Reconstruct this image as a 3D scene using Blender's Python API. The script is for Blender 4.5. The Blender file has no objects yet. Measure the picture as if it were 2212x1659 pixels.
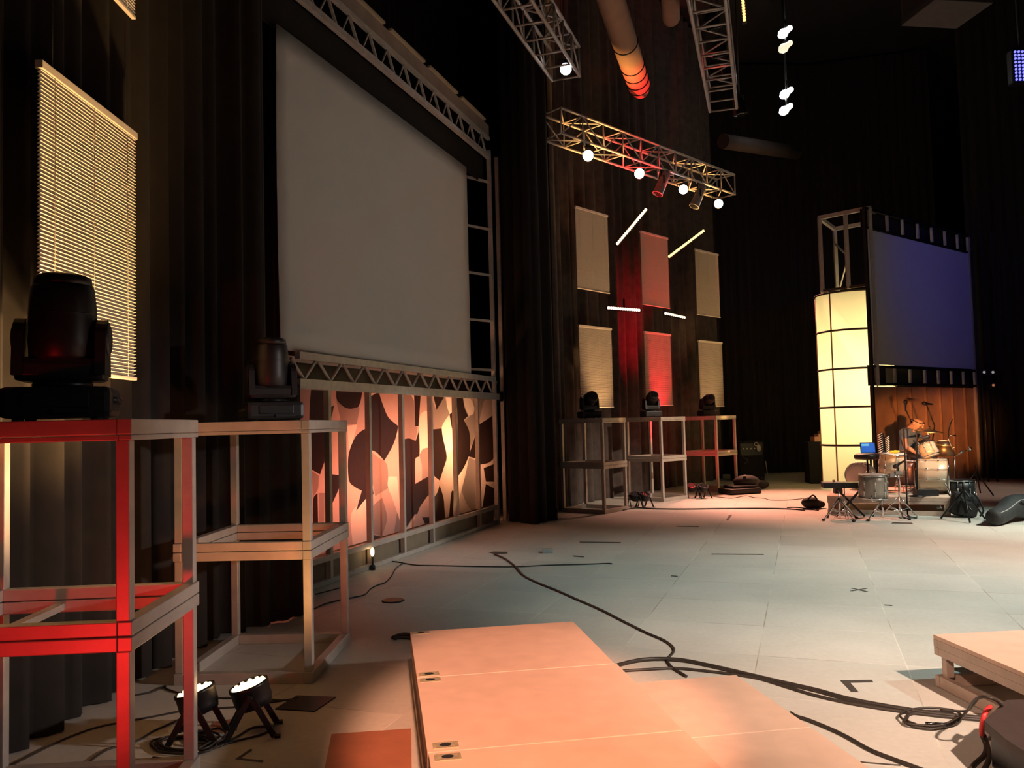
import bpy, bmesh, math, random
from mathutils import Vector, Matrix, Quaternion
random.seed(7)
PI = math.pi
scene = bpy.context.scene
COL = scene.collection
# ------------------------------------------------------------------ camera
FPX, PITCH, ROLL, EYE = 1771.7, 0.04818, 0.02529, 1.6
_f = Vector((0, math.cos(PITCH), math.sin(PITCH)))
_r0 = Vector((1, 0, 0)); _u0 = _r0.cross(_f)
_r = math.cos(ROLL)*_r0 - math.sin(ROLL)*_u0
_u = math.sin(ROLL)*_r0 + math.cos(ROLL)*_u0
cam_d = bpy.data.cameras.new('camera'); cam = bpy.data.objects.new('camera', cam_d); COL.objects.link(cam)
cam_d.sensor_fit = 'HORIZONTAL'; cam_d.sensor_width = 36.0; cam_d.lens = 36.0*FPX/2212.0
cam_d.clip_start = 0.05; cam_d.clip_end = 200
cam.matrix_world = Matrix(((_r.x, _u.x, -_f.x, 0), (_r.y, _u.y, -_f.y, 0), (_r.z, _u.z, -_f.z, EYE), (0, 0, 0, 1)))
scene.camera = cam
scene.view_settings.view_transform = 'Standard'; scene.view_settings.look = 'None'
scene.view_settings.gamma = 1.0; scene.view_settings.use_curve_mapping = False
scene.view_settings.exposure = 0.0
# ------------------------------------------------------------------ world: a dark hall
W = bpy.data.worlds.new('hall'); scene.world = W; W.use_nodes = True
bg = W.node_tree.nodes['Background']; bg.inputs[0].default_value = (0.9, 0.62, 0.55, 1); bg.inputs[1].default_value = 0.018
# ------------------------------------------------------------------ stage lights
def spot(pos, aim, color, power, size=40, blend=0.6, radius=0.12):
    d = bpy.data.lights.new('stage_spot', 'SPOT'); o = bpy.data.objects.new('stage_spot', d); COL.objects.link(o)
    d.color = color; d.energy = power; d.spot_size = math.radians(size); d.spot_blend = blend; d.shadow_soft_size = radius
    o.location = pos
    o.rotation_euler = (Vector(aim)-Vector(pos)).to_track_quat('-Z', 'Y').to_euler()
    return o
# front-of-house and overhead washes, and added low side fills
spot((0.5, -1.2, 4.2), (0.10, 3.85, 0.3), (1.0, 0.43, 0.26), 3700, 17, 0.4)
spot((-1.6, -1.2, 4.4), (1.9, 4.4, 0.2), (1.0, 0.62, 0.45), 1150, 16, 0.8)
spot((-3.2, 0.6, 1.9), (2.7, 4.4, 0.22), (1.0, 0.68, 0.52), 3600, 13, 0.8)  # added low fill for the left face of the right riser
spot((7.0, 3.0, 2.5), (-1.3, 4.7, 0.9), (1.0, 0.86, 0.80), 1350, 25, 1.0)  # added low fill for the right-hand faces of the near stands
spot((9.0, 6.5, 4.0), (-1.2, 10.2, 0.75), (1.0, 0.88, 0.80), 2300, 15.5, 1.0)  # added side fill for the front of the screen frame
spot((4.6, -2.0, 7.0), (2.9, 4.2, 0), (1.0, 0.717, 0.561), 7000, 34, 1.0)
spot((9.0, 2.0, 8.0), (3.2, 7.2, 0), (0.60, 0.98, 1.0), 3300, 36, 1.0)
spot((9.0, 5.0, 8.0), (2.0, 9.3, 0), (0.95, 0.80, 0.66), 640, 20, 1.0)
spot((11.0, 6.0, 8.5), (6.6, 9.0, 0), (1.0, 0.79, 0.65), 7300, 44, 1.0)
spot((12.0, 9.0, 8.0), (7.6, 11.6, 0), (0.70, 1.0, 0.92), 3200, 28, 1.0)
# pink light on the far stage and drum side
spot((6.3, 22.0, 8.5), (5.4, 15.6, 0), (1.0, 0.38, 0.25), 9800, 30, 1.0)
spot((11.5, 10.0, 9.0), (9.6, 16.6, 0), (1.0, 0.70, 0.58), 1250, 24, 1.0)
spot((10.0, 8.0, 6.0), (2.9, 16.0, 0.5), (1.0, 0.78, 0.60), 4600, 18, 0.9)
spot((7.0, 20.0, 8.0), (3.2, 15.0, 0), (1.0, 0.46, 0.363), 2800, 24, 1.0)
# added lamp standing in for soft spill on the near screen
spot((7.5, 4.0, 5.0), (-1.3, 10.5, 3.9), (1.0, 0.88, 0.90), 30, 40, 1.0)
# amber light on the panelled wall behind the drums
for _a in ((7.9, 17.1, 1.2), (9.1, 18.1, 1.25), (10.3, 19.0, 1.25)): spot((2.9, 3.4, 1.25), _a, (1.0, 0.34, 0.10), 5600, 7.4, 0.7)
# warm white light over the drum kit
spot((8.6, 9.4, 7.0), (6.75, 13.3, 0.8), (1.0, 0.95, 0.80), 2300, 16, 0.9)
# blue side light on the far screen
spot((12.5, 11.0, 7.5), (9.8, 18.6, 4.6), (0.06, 0.06, 1.0), 250, 44, 1.0)
# red and amber floor cans (amber pair built below), and added amber fills
spot((-2.0, 1.3, 0.35), (-1.75, 3.15, 0.95), (1.0, 0.02, 0.018), 80, 54, 0.8, 0.06)
spot((-1.55, 4.36, 0.36), (-2.64, 3.5, 2.3), (1.0, 0.60, 0.30), 420, 44, 0.9, 0.08)  # added beam to brighten the drape left of the blind, no fixture
spot((-1.47, 4.41, 0.34), (-2.36, 4.5, 2.6), (1.0, 0.56, 0.20), 640, 52, 0.9, 0.08)
spot((-1.72, 4.33, 0.34), (-2.40, 4.1, 2.5), (1.0, 0.56, 0.20), 340, 54, 0.9, 0.08)
spot((-1.30, 4.45, 0.34), (-1.75, 5.25, 1.1), (1.0, 0.42, 0.13), 31, 120, 0.9, 0.08)  # added fill standing in for can spill on the stand front
# ------------------------------------------------------------------ photograph geometry helpers
EY = Vector((0, 0, EYE))
def ray(px, py): return _f*FPX + _r*(px-1106.0) + _u*(829.5-py)
def F(px, py, z=0.0):
    d = ray(px, py); return EY + d*((z-EYE)/d.z)
def AT(px, py, Y):
    d = ray(px, py); return EY + d*(Y/d.y)
def ON(px, py, A, B):
    n = Vector((B.y-A.y, -(B.x-A.x), 0)); d = ray(px, py); return EY + d*(n.dot(A-EY)/n.dot(d))
# ------------------------------------------------------------------ materials
MATS = {}
def mat(name, color, rough=0.6, metal=0.0, var=0.12, scale=18.0, bump=0.0, transl=None):
    if name in MATS: return MATS[name]
    m = bpy.data.materials.new(name); m.use_nodes = True; nt = m.node_tree; N = nt.nodes; L = nt.links
    b = N['Principled BSDF']
    b.inputs['Roughness'].default_value = rough; b.inputs['Metallic'].default_value = metal
    tc = N.new('ShaderNodeTexCoord'); no = N.new('ShaderNodeTexNoise'); no.inputs['Scale'].default_value = scale
    no.inputs['Detail'].default_value = 5
    L.new(tc.outputs['Object'], no.inputs['Vector'])
    cr = N.new('ShaderNodeValToRGB'); c = Vector(color)
    lo, hi = c*(1-var), c*(1+var)
    cr.color_ramp.elements[0].color = (*lo, 1); cr.color_ramp.elements[1].color = (min(hi.x, 1), min(hi.y, 1), min(hi.z, 1), 1)
    cr.color_ramp.elements[0].position = 0.3; cr.color_ramp.elements[1].position = 0.7
    L.new(no.outputs['Fac'], cr.inputs['Fac']); L.new(cr.outputs['Color'], b.inputs['Base Color'])
    if bump:
        bn = N.new('ShaderNodeBump'); bn.inputs['Strength'].default_value = bump; bn.inputs['Distance'].default_value = 0.01
        L.new(no.outputs['Fac'], bn.inputs['Height']); L.new(bn.outputs['Normal'], b.inputs['Normal'])
    if transl:
        t = N.new('ShaderNodeBsdfTranslucent'); t.inputs[0].default_value = (*color, 1)
        mx = N.new('ShaderNodeMixShader'); mx.inputs[0].default_value = transl
        L.new(b.outputs[0], mx.inputs[1]); L.new(t.outputs[0], mx.inputs[2]); L.new(mx.outputs[0], N['Material Output'].inputs[0])
    MATS[name] = m; return m
def emi(name, color, strength):
    if name in MATS: return MATS[name]
    m = bpy.data.materials.new(name); m.use_nodes = True; b = m.node_tree.nodes['Principled BSDF']
    b.inputs['Base Color'].default_value = (*color, 1); b.inputs['Emission Color'].default_value = (*color, 1)
    b.inputs['Emission Strength'].default_value = strength
    MATS[name] = m; return m
STEEL = mat('painted_steel', (0.46, 0.42, 0.38), 0.42, 0.25, 0.10, 9, 0.05)
ALU = mat('truss_aluminium', (0.58, 0.53, 0.50), 0.42, 0.2, 0.12, 12)
CHROME = mat('chrome', (0.80, 0.80, 0.80), 0.14, 1.0, 0.04, 20)
TRUSSD = mat('dull_truss_steel', (0.44, 0.38, 0.35), 0.45, 0.3, 0.12, 12)
BLACKP = mat('black_plastic', (0.016, 0.015, 0.016), 0.42, 0.0, 0.2, 20)
BLACKM = mat('black_metal', (0.012, 0.012, 0.013), 0.4, 0.3, 0.2, 20)
RUBBER = mat('black_rubber', (0.012, 0.011, 0.010), 0.6, 0.0, 0.2, 30)
LENS = mat('dark_glass', (0.02, 0.02, 0.025), 0.08, 0.0, 0.1, 10)
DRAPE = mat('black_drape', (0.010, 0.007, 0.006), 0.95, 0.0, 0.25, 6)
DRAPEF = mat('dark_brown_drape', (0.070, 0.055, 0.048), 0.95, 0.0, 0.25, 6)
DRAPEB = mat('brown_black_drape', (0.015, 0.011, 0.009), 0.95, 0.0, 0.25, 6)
WALLM = mat('black_wall_paint', (0.010, 0.009, 0.010), 0.9, 0.0, 0.2, 4)
BLINDM = mat('cream_blind', (0.70, 0.64, 0.56), 0.5, 0.0, 0.05, 30)
SCREENM = mat('white_screen_cloth', (0.72, 0.70, 0.68), 0.9, 0.0, 0.02, 1.2)
FABL = mat('pale_patch_cloth', (0.80, 0.72, 0.66), 0.9, 0.0, 0.05, 14, 0, .60)
FABB = mat('grey_pink_cloth', (0.52, 0.44, 0.42), 0.9, 0.0, 0.06, 14, 0, .60)
FABM = mat('mid_patch_cloth', (0.30, 0.26, 0.25), 0.9, 0.0, 0.06, 14, 0, .55)
FABD = mat('dark_patch_cloth', (0.055, 0.035, 0.033), 0.9, 0.0, 0.08, 14, 0, .25)
DECK = mat('deck_board', (0.70, 0.50, 0.38), 0.62, 0.0, 0.06, 7, 0.03)
DECKE = mat('deck_edge', (0.56, 0.44, 0.36), 0.5, 0.1, 0.08, 12)
PLATE = mat('worn_brass_plate', (0.62, 0.55, 0.36), 0.4, 0.5, 0.25, 60)
TAPE = mat('dark_tape', (0.060, 0.052, 0.042), 0.7, 0.0, 0.15, 25)
REDBROWN = mat('plain_red_brown', (0.40, 0.15, 0.08), 0.6, 0.0, 0.12, 6)  # plain red-brown for the floor patches and the pocket lid
WOODP = mat('amber_wood_panel', (0.46, 0.27, 0.16), 0.55, 0.0, 0.14, 3.5)
WOODB = mat('wood_batten', (0.30, 0.17, 0.10), 0.55, 0.0, 0.14, 8)
SPARK = mat('champagne_sparkle', (0.60, 0.53, 0.40), 0.34, 0.10, 0.30, 260)
HEADM = mat('drum_head', (0.82, 0.80, 0.76), 0.55, 0.0, 0.03, 12)
BRASS = mat('cymbal_brass', (0.72, 0.55, 0.26), 0.28, 0.9, 0.10, 25)
SKIN = mat('skin', (0.62, 0.40, 0.31), 0.5, 0.0, 0.05, 14)
SHIRT = mat('blue_grey_shirt', (0.13, 0.22, 0.38), 0.85, 0.0, 0.15, 16)  # blue-grey cloth, tinted bluer to carry the blue light on it
PANTS = mat('dark_trousers', (0.05, 0.05, 0.07), 0.85, 0.0, 0.15, 16)
REDC = mat('red_cable', (0.75, 0.05, 0.05), 0.45, 0.0, 0.05, 12)
CABLE = mat('brown_black_cable', (0.035, 0.026, 0.020), 0.5, 0.0, 0.15, 20)
PAPER = mat('white_paper', (0.85, 0.85, 0.82), 0.8, 0.0, 0.02, 20)
YELLOW = mat('yellow_cloth', (0.85, 0.72, 0.05), 0.8, 0.0, 0.05, 20)
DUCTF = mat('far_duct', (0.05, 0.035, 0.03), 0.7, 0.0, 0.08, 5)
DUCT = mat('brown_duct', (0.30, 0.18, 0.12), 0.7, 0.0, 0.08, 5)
BAGM = mat('black_nylon', (0.016, 0.017, 0.017), 0.75, 0.0, 0.3, 14, 0.2)
GREY = mat('grey_plastic', (0.35, 0.34, 0.33), 0.5, 0.0, 0.08, 14)
LUMBER = mat('reddish_lumber', (0.50, 0.26, 0.17), 0.6, 0.0, 0.1, 9)
WHITE_L = emi('white_lamp', (1.0, 0.98, 0.96), 14.0)
WARM_L = emi('warm_lamp', (1.0, 0.62, 0.28), 9.0)
COLUMN_G = mat('cream_lantern_cloth', (0.86, 0.80, 0.60), 0.9, 0.0, 0.02, 6, 0, 0.75)
def floor_mat():
    m = bpy.data.materials.new('painted_stage_floor'); m.use_nodes = True; nt = m.node_tree; N = nt.nodes; L = nt.links
    b = N['Principled BSDF']; b.inputs['Roughness'].default_value = 0.55
    tc = N.new('ShaderNodeTexCoord'); mp = N.new('ShaderNodeMapping')
    mp.inputs['Rotation'].default_value = (0, 0, math.radians(19.505)); mp.inputs['Location'].default_value = (0.353, 0.01, 0)
    L.new(tc.outputs['Object'], mp.inputs['Vector'])
    br = N.new('ShaderNodeTexBrick'); br.offset = 0.0; br.squash = 1.0
    for k, v in (('Scale', 1.0), ('Mortar Size', 0.0045), ('Mortar Smooth', 0.3), ('Bias', 0.0), ('Brick Width', 0.905), ('Row Height', 0.832)):
        br.inputs[k].default_value = v
    br.inputs['Color1'].default_value = (0.64, 0.60, 0.53, 1); br.inputs['Color2'].default_value = (0.55, 0.53, 0.47, 1)
    br.inputs['Mortar'].default_value = (0.40, 0.34, 0.28, 1)
    L.new(mp.outputs[0], br.inputs['Vector'])
    n3 = N.new('ShaderNodeTexNoise'); n3.inputs['Scale'].default_value = 0.9; n3.inputs['Detail'].default_value = 2
    L.new(tc.outputs['Object'], n3.inputs['Vector'])
    cr = N.new('ShaderNodeValToRGB'); e_ = cr.color_ramp.elements
    e_[0].position = 0.42; e_[0].color = (0.36, 0.31, 0.25, 1); e_[1].position = 0.58; e_[1].color = (0.76, 0.71, 0.62, 1)
    L.new(n3.outputs['Fac'], cr.inputs['Fac']); L.new(cr.outputs['Color'], br.inputs['Mortar'])
    n1 = N.new('ShaderNodeTexNoise'); n1.inputs['Scale'].default_value = 1.1; n1.inputs['Detail'].default_value = 8
    n2 = N.new('ShaderNodeTexNoise'); n2.inputs['Scale'].default_value = 26; n2.inputs['Detail'].default_value = 6
    L.new(tc.outputs['Object'], n1.inputs['Vector']); L.new(tc.outputs['Object'], n2.inputs['Vector'])
    r1 = N.new('ShaderNodeMapRange'); r1.inputs[1].default_value = 0.35; r1.inputs[2].default_value = 0.65; r1.inputs[3].default_value = 0.92; r1.inputs[4].default_value = 1.05
    r2 = N.new('ShaderNodeMapRange'); r2.inputs[1].default_value = 0.3; r2.inputs[2].default_value = 0.7; r2.inputs[3].default_value = 0.95; r2.inputs[4].default_value = 1.04
    L.new(n1.outputs['Fac'], r1.inputs[0]); L.new(n2.outputs['Fac'], r2.inputs[0])
    mu = N.new('ShaderNodeMath'); mu.operation = 'MULTIPLY'; L.new(r1.outputs[0], mu.inputs[0]); L.new(r2.outputs[0], mu.inputs[1])
    vm = N.new('ShaderNodeVectorMath'); vm.operation = 'SCALE'; L.new(br.outputs['Color'], vm.inputs[0]); L.new(mu.outputs[0], vm.inputs['Scale'])
    L.new(vm.outputs[0], b.inputs['Base Color'])
    bn = N.new('ShaderNodeBump'); bn.inputs['Strength'].default_value = 0.08; bn.inputs['Distance'].default_value = 0.004
    L.new(n2.outputs['Fac'], bn.inputs['Height']); L.new(bn.outputs['Normal'], b.inputs['Normal'])
    return m
FLOORM = floor_mat()
# ------------------------------------------------------------------ mesh builder
PMAT = {}
class MB:
    def __init__(self): self.v = []; self.f = []; self.s = []; self.m = []
    def add(self, vs, fs, smooth=False, mi=0):
        k = len(self.v); self.v += [Vector(p) for p in vs]
        for q in fs: self.f.append([i+k for i in q]); self.s.append(smooth); self.m.append(mi)
        return self
    def box(self, c, size, R=None, mi=0, cham=0.0):
        c = Vector(c); x, y, z = size[0]/2, size[1]/2, size[2]/2
        if cham > 0:
            a = min(cham, x*.9, y*.9, z*.9); bm = bmesh.new(); bmesh.ops.create_cube(bm, size=1)
            for q in bm.verts: q.co = Vector((q.co.x*2*x, q.co.y*2*y, q.co.z*2*z))
            bmesh.ops.bevel(bm, geom=bm.edges[:], offset=a, segments=2, affect='EDGES', profile=0.6)
            bm.verts.index_update(); vs = [q.co.copy() for q in bm.verts]; fs = [[q.index for q in f.verts] for f in bm.faces]; bm.free()
        else:
            vs = [Vector((i, j, k)) for i in (-x, x) for j in (-y, y) for k in (-z, z)]
            fs = [(0, 1, 3, 2), (4, 6, 7, 5), (0, 4, 5, 1), (2, 3, 7, 6), (0, 2, 6, 4), (1, 5, 7, 3)]
        if R is not None: vs = [R @ p for p in vs]
        return self.add([p+c for p in vs], fs, False, mi)
    def bar(self, p0, p1, w, h, up=(0, 0, 1), mi=0, cham=0.0):
        p0, p1 = Vector(p0), Vector(p1); d = p1-p0; l = d.length; d.normalize(); up = Vector(up)
        if abs(d.dot(up)) > 0.99: up = Vector((1, 0, 0)) if abs(d.x) < 0.9 else Vector((0, 1, 0))
        s = d.cross(up).normalized(); u = s.cross(d).normalized()
        R = Matrix((d, s, u)).transposed()
        return self.box((p0+p1)/2, (l, w, h), R, mi, cham)
    def tube(self, pts, r, n=8, closed=False, mi=0, radii=None, cap=True):
        pts = [Vector(p) for p in pts]; N = len(pts); vs = []; fs = []; prev = None
        for i, p in enumerate(pts):
            if closed: t = pts[(i+1) % N]-pts[i-1]
            else: t = pts[min(i+1, N-1)]-pts[max(i-1, 0)]
            t.normalize()
            if prev is None:
                a = Vector((0, 0, 1)) if abs(t.z) < 0.9 else Vector((1, 0, 0)); prev = t.cross(a).normalized()
            prev = (prev - t*prev.dot(t)).normalized(); b = t.cross(prev)
            rr = radii[i] if radii else r
            for k in range(n):
                a = 2*PI*k/n; vs.append(p+prev*math.cos(a)*rr+b*math.sin(a)*rr)
        for i in range(N if closed else N-1):
            j = (i+1) % N
            for k in range(n): fs.append((i*n+k, i*n+(k+1) % n, j*n+(k+1) % n, j*n+k))
        self.add(vs, fs, True, mi)
        if cap and not closed:
            k0 = len(self.v)-len(vs); self.f.append([k0+k for k in range(n)][::-1]); self.s.append(False); self.m.append(mi)
            k1 = k0+(N-1)*n; self.f.append([k1+k for k in range(n)]); self.s.append(False); self.m.append(mi)
        return self
    def rod(self, p0, p1, r, n=10, mi=0, r1=None): return self.tube([p0, p1], r, n, False, mi, [r, r if r1 is None else r1])
    def lathe(self, prof, M=None, n=28, mi=0, smooth=True):
        vs = []; fs = []
        for (r, z) in prof:
            for k in range(n):
                a = 2*PI*k/n; vs.append(Vector((r*math.cos(a), r*math.sin(a), z)))
        for i in range(len(prof)-1):
            for k in range(n): fs.append((i*n+k, i*n+(k+1) % n, (i+1)*n+(k+1) % n, (i+1)*n+k))
        fs.append(list(range(n))[::-1]); fs.append([(len(prof)-1)*n+k for k in range(n)])
        if M is not None: vs = [M @ p for p in vs]
        self.add(vs, fs[:-2], smooth, mi); k0 = len(self.v)-len(vs)
        for q in fs[-2:]: self.f.append([i+k0 for i in q]); self.s.append(False); self.m.append(mi)
        return self
    def ring(self, c, R, r, axis=(0, 0, 1), n=36, m=8, mi=0):
        q = Vector((0, 0, 1)).rotation_difference(Vector(axis)); c = Vector(c)
        return self.tube([c + q @ Vector((R*math.cos(2*PI*k/n), R*math.sin(2*PI*k/n), 0)) for k in range(n)], r, m, True, mi)
    def ball(self, c, r, n=14, mi=0, R=None):
        if not hasattr(r, '__len__'): r = (r, r, r)
        c = Vector(c); vs = []; fs = []; h = n//2
        for i in range(1, h):
            for k in range(n):
                a, b = PI*i/h, 2*PI*k/n
                p = Vector((r[0]*math.sin(a)*math.cos(b), r[1]*math.sin(a)*math.sin(b), r[2]*math.cos(a))); vs.append(p)
        T = len(vs); vs += [Vector((0, 0, r[2])), Vector((0, 0, -r[2]))]
        if R is not None: vs = [R @ p for p in vs]
        for i in range(h-2):
            for k in range(n): fs.append((i*n+k, (i+1)*n+k, (i+1)*n+(k+1) % n, i*n+(k+1) % n))
        for k in range(n): fs.append((T, k, (k+1) % n)); fs.append((T+1, (h-2)*n+(k+1) % n, (h-2)*n+k))
        return self.add([p+c for p in vs], fs, True, mi)
    def prism(self, pts, d, mi=0):
        pts = [Vector(p) for p in pts]; d = Vector(d); n = len(pts)
        fs = [list(range(n))[::-1], [n+i for i in range(n)]] + [(i, (i+1) % n, n+(i+1) % n, n+i) for i in range(n)]
        return self.add(pts+[p+d for p in pts], fs, False, mi)
    def build(self, name, mats, parent=None, world=False, bevel=0.0):
        me = bpy.data.meshes.new(name); vs = self.v
        if parent is not None and world:
            inv = PMAT[parent.name].inverted(); vs = [inv @ p for p in vs]
        me.from_pydata([tuple(p) for p in vs], [], self.f)
        for p, s, m in zip(me.polygons, self.s, self.m): p.use_smooth = s; p.material_index = m
        for q in (mats if isinstance(mats, (list, tuple)) else [mats]): me.materials.append(q)
        bm = bmesh.new(); bm.from_mesh(me); bmesh.ops.recalc_face_normals(bm, faces=bm.faces); bm.to_mesh(me); bm.free()
        o = bpy.data.objects.new(name, me); COL.objects.link(o)
        if parent is not None:
            o.parent = parent; PMAT[o.name] = PMAT[parent.name]
        else: PMAT[o.name] = Matrix.Identity(4)
        if bevel:
            b = o.modifiers.new('edge', 'BEVEL'); b.width = bevel; b.segments = 2; b.limit_method = 'ANGLE'
        return o
def tag(o, label, cat, group=None, kind=None):
    o['label'] = label; o['category'] = cat
    if group: o['group'] = group
    if kind: o['kind'] = kind
    return o
def thing(name, label, cat, loc=(0, 0, 0), rz=0.0, group=None):
    o = bpy.data.objects.new(name, None); COL.objects.link(o); o.empty_display_size = 0.1
    o.location = loc; o.rotation_euler = (0, 0, rz); tag(o, label, cat, group)
    PMAT[o.name] = Matrix.Translation(Vector(loc)) @ Matrix.Rotation(rz, 4, 'Z')
    return o
def dup(root, loc, rz, label, group=None, scale=None):
    r = root.copy(); COL.objects.link(r); r.location = loc; r.rotation_euler = (0, 0, rz); r['label'] = label
    if group: r['group'] = group
    if scale: r.scale = (scale,)*3
    PMAT[r.name] = Matrix.Translation(Vector(loc)) @ Matrix.Rotation(rz, 4, 'Z')
    for ch in list(root.children):
        c = ch.copy(); COL.objects.link(c); c.parent = r
        for g in list(ch.children):
            d = g.copy(); COL.objects.link(d); d.parent = c
    return r
def smooth_pts(P, k=6):
    P = [Vector(p) for p in P]; out = []
    for i in range(len(P)-1):
        a, b, c, d = P[max(i-1, 0)], P[i], P[i+1], P[min(i+2, len(P)-1)]
        for j in range(k):
            t = j/k
            out.append(0.5*((2*b)+(c-a)*t+(2*a-5*b+4*c-d)*t*t+(3*b-a-3*c+d)*t**3))
    return out+[P[-1]]
def cable(px, r, label, m=None, name='floor_cable', lift=None, cat='cable', group=None):
    pts = smooth_pts([F(x, y, r) for x, y in px])
    if lift:
        for p in pts: p.z += lift
    return tag(MB().tube(pts, r, 7).build(name, m or CABLE), label, cat, group)
# ------------------------------------------------------------------ room shell
def struct(name, mb, m): o = mb.build(name, m); o['kind'] = 'structure'; return o
struct('floor', MB().box((4, 9, -0.1), (34, 40, 0.2)), FLOORM)
struct('ceiling', MB().box((4, 9, 12.1), (34, 40, 0.2)), WALLM)
struct('wall_back', MB().box((4, 27.1, 6), (34, 0.2, 12)), WALLM)
struct('wall_left', MB().box((-7.1, 9, 6), (0.2, 40, 12)), WALLM)
struct('wall_right', MB().box((18.1, 9, 6), (0.2, 40, 12)), WALLM)
# ------------------------------------------------------------------ drapes
def drape(pts, z0, z1, label, m, amp=0.05, wl=0.24, name='stage_drape'):
    pts = [Vector((p[0], p[1], 0)) for p in pts]; P = []; s = 0.0
    for a, b in zip(pts[:-1], pts[1:]):
        L = (b-a).length; k = max(2, int(L/0.03)); n = Vector((b.y-a.y, a.x-b.x, 0)).normalized()
        for i in range(k):
            t = i/k; w = (s+L*t)/wl*2*PI
            P.append((a.lerp(b, t), n*(amp*math.sin(w)+0.35*amp*math.sin(w*0.43+1.3)+0.2*amp*math.sin(2.7*w+.5))))
        s += L
    P.append((pts[-1], Vector()))
    mb = MB(); rows = 7; vs = []; fs = []
    for j in range(rows):
        z = z0+(z1-z0)*j/(rows-1)
        for p, o in P: vs.append(Vector((p.x, p.y, z))+o*(1.15-0.35*j/(rows-1)))
    n = len(P)
    for j in range(rows-1):
        for i in range(n-1): fs.append((j*n+i, j*n+i+1, (j+1)*n+i+1, (j+1)*n+i))
    mb.add(vs, fs, True)
    return tag(mb.build(name, m), label, 'drape')
drape([(-2.75, 0.6), (-2.62, 3.0), (-2.52, 4.8), (-2.44, 5.7), (-2.36, 6.36), (-2.12, 6.8), (-2.14, 7.05), (-2.55, 7.2), (-2.95, 7.1)], 0.01, 11.9,
      'black pleated drape hanging behind the nearest lit blind and the two near metal stands', DRAPEB)
drape([(-2.10, 6.74), (-1.86, 7.04), (-1.90, 7.2), (-2.2, 7.95)], 0.01, 1.98,
      'low black drape at the patchwork cloth end, behind the amber lit stand', DRAPE, 0.03, 0.2)
drape([(-3.3, 7.6), (-2.85, 10.0), (-1.85, 13.1), (-0.9, 15.6)], 0.01, 11.9, 'black drape hung behind the large blank grey screen', DRAPE)
drape([F(1090, 1127)+Vector((0.12, 0.1, 0)), F(1150, 1133), F(1203, 1122), F(1203, 1122)+Vector((-0.35, 1.1, 0))], 0.01, 11.9,
      'black drape column between the large screen frame and the far metal stands', DRAPE, 0.06, 0.3)
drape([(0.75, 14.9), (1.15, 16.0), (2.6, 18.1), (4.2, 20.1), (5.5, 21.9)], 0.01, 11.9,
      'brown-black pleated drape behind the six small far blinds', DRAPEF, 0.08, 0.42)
drape([(11.2, 19.9), (12.2, 19.0), (13.4, 18.0), (15.5, 16.0)], 0.01, 11.9, 'black drape at the right of the wood panel wall', DRAPE)
drape([(5.6, 23.4), (9.0, 23.6), (12.0, 22.8)], 0.01, 11.9, 'black drape at the back behind the glowing lantern column', DRAPE)
# ------------------------------------------------------------------ metal stands
def stand(corner, ang, LL, LR, label, H=1.656, crossbar=False):
    r = Vector((math.cos(ang), math.sin(ang), 0)); l = Vector((-math.sin(ang), math.cos(ang), 0))
    c0 = Vector((corner[0], corner[1], 0)); cc = [c0, c0+r*LR, c0+r*LR+l*LL, c0+l*LL]
    ctr = sum(cc, Vector())/4
    t = thing('equipment_stand', label, 'metal stand', (ctr.x, ctr.y, 0), 0, 'square two tier metal stands')
    def ring(name, z0, z1, w, extra=None):
        mb = MB(); zm = (z0+z1)/2; h = z1-z0
        for i in range(4):
            a, b = cc[i], cc[(i+1) % 4]; d = (b-a).normalized(); n = Vector((-d.y, d.x, 0))
            if i % 2 == 0: a2, b2 = a, b
            else: a2, b2 = a+d*w, b-d*w
            mb.bar(a2+n*w/2+Vector((0, 0, zm)), b2+n*w/2+Vector((0, 0, zm)), w, h)
        return mb.build(name, STEEL, t, True, 0.004)
    lw = 0.052
    def legs(z0, z1):
        for p in cc:
            q = p+(ctr-p).normalized()*0.048
            R = Matrix((r, l, Vector((0, 0, 1)))).transposed()
            MB().box((q.x, q.y, (z0+z1)/2), (lw, lw, z1-z0), R).build('leg', STEEL, t, True, 0.004)
    ring('base_frame', 0.0, 0.070, 0.06); ring('middle_frame', 0.774, 0.829, 0.055)
    ring('middle_frame', 0.833, 0.887, 0.055); ring('top_frame', 1.596, H, 0.055); ring('top_lip', 1.573, 1.594, 0.05)
    legs(0.07, 0.774); legs(0.887, 1.573)
    R = Matrix((r, l, Vector((0, 0, 1)))).transposed()
    MB().box((ctr.x, ctr.y, H-0.012), (LR-0.115, LL-0.115, 0.02), R).build('deck', DECKE, t, True)
    if crossbar:
        a, b = c0+r*0.05+l*0.62, c0+r*(LR-0.05)+l*0.62
        MB().bar(a+Vector((0, 0, 0.80)), b+Vector((0, 0, 0.80)), 0.045, 0.03).build('cross_bar', STEEL, t, True)
    return ctr
S1 = stand((-1.462, 3.145), math.radians(94), 0.93, 0.82, 'nearest metal stand, its front face glowing red', crossbar=True)
S2 = stand((-1.298, 5.235), math.radians(88), 0.89, 1.02, 'amber lit metal stand behind the two floor lamps')
SA = stand((1.55, 14.22), math.radians(52), 0.92, 0.80, 'far metal stand under the first cream blinds, beside the black drape column')
SB = stand((2.90, 16.10), math.radians(42), 0.92, 0.80, 'middle one of the three far metal stands, under the red blinds')
SC = stand((4.43, 17.90), math.radians(43), 0.92, 0.80, 'far metal stand with a red lit rail, nearest the black amplifier rack')
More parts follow.
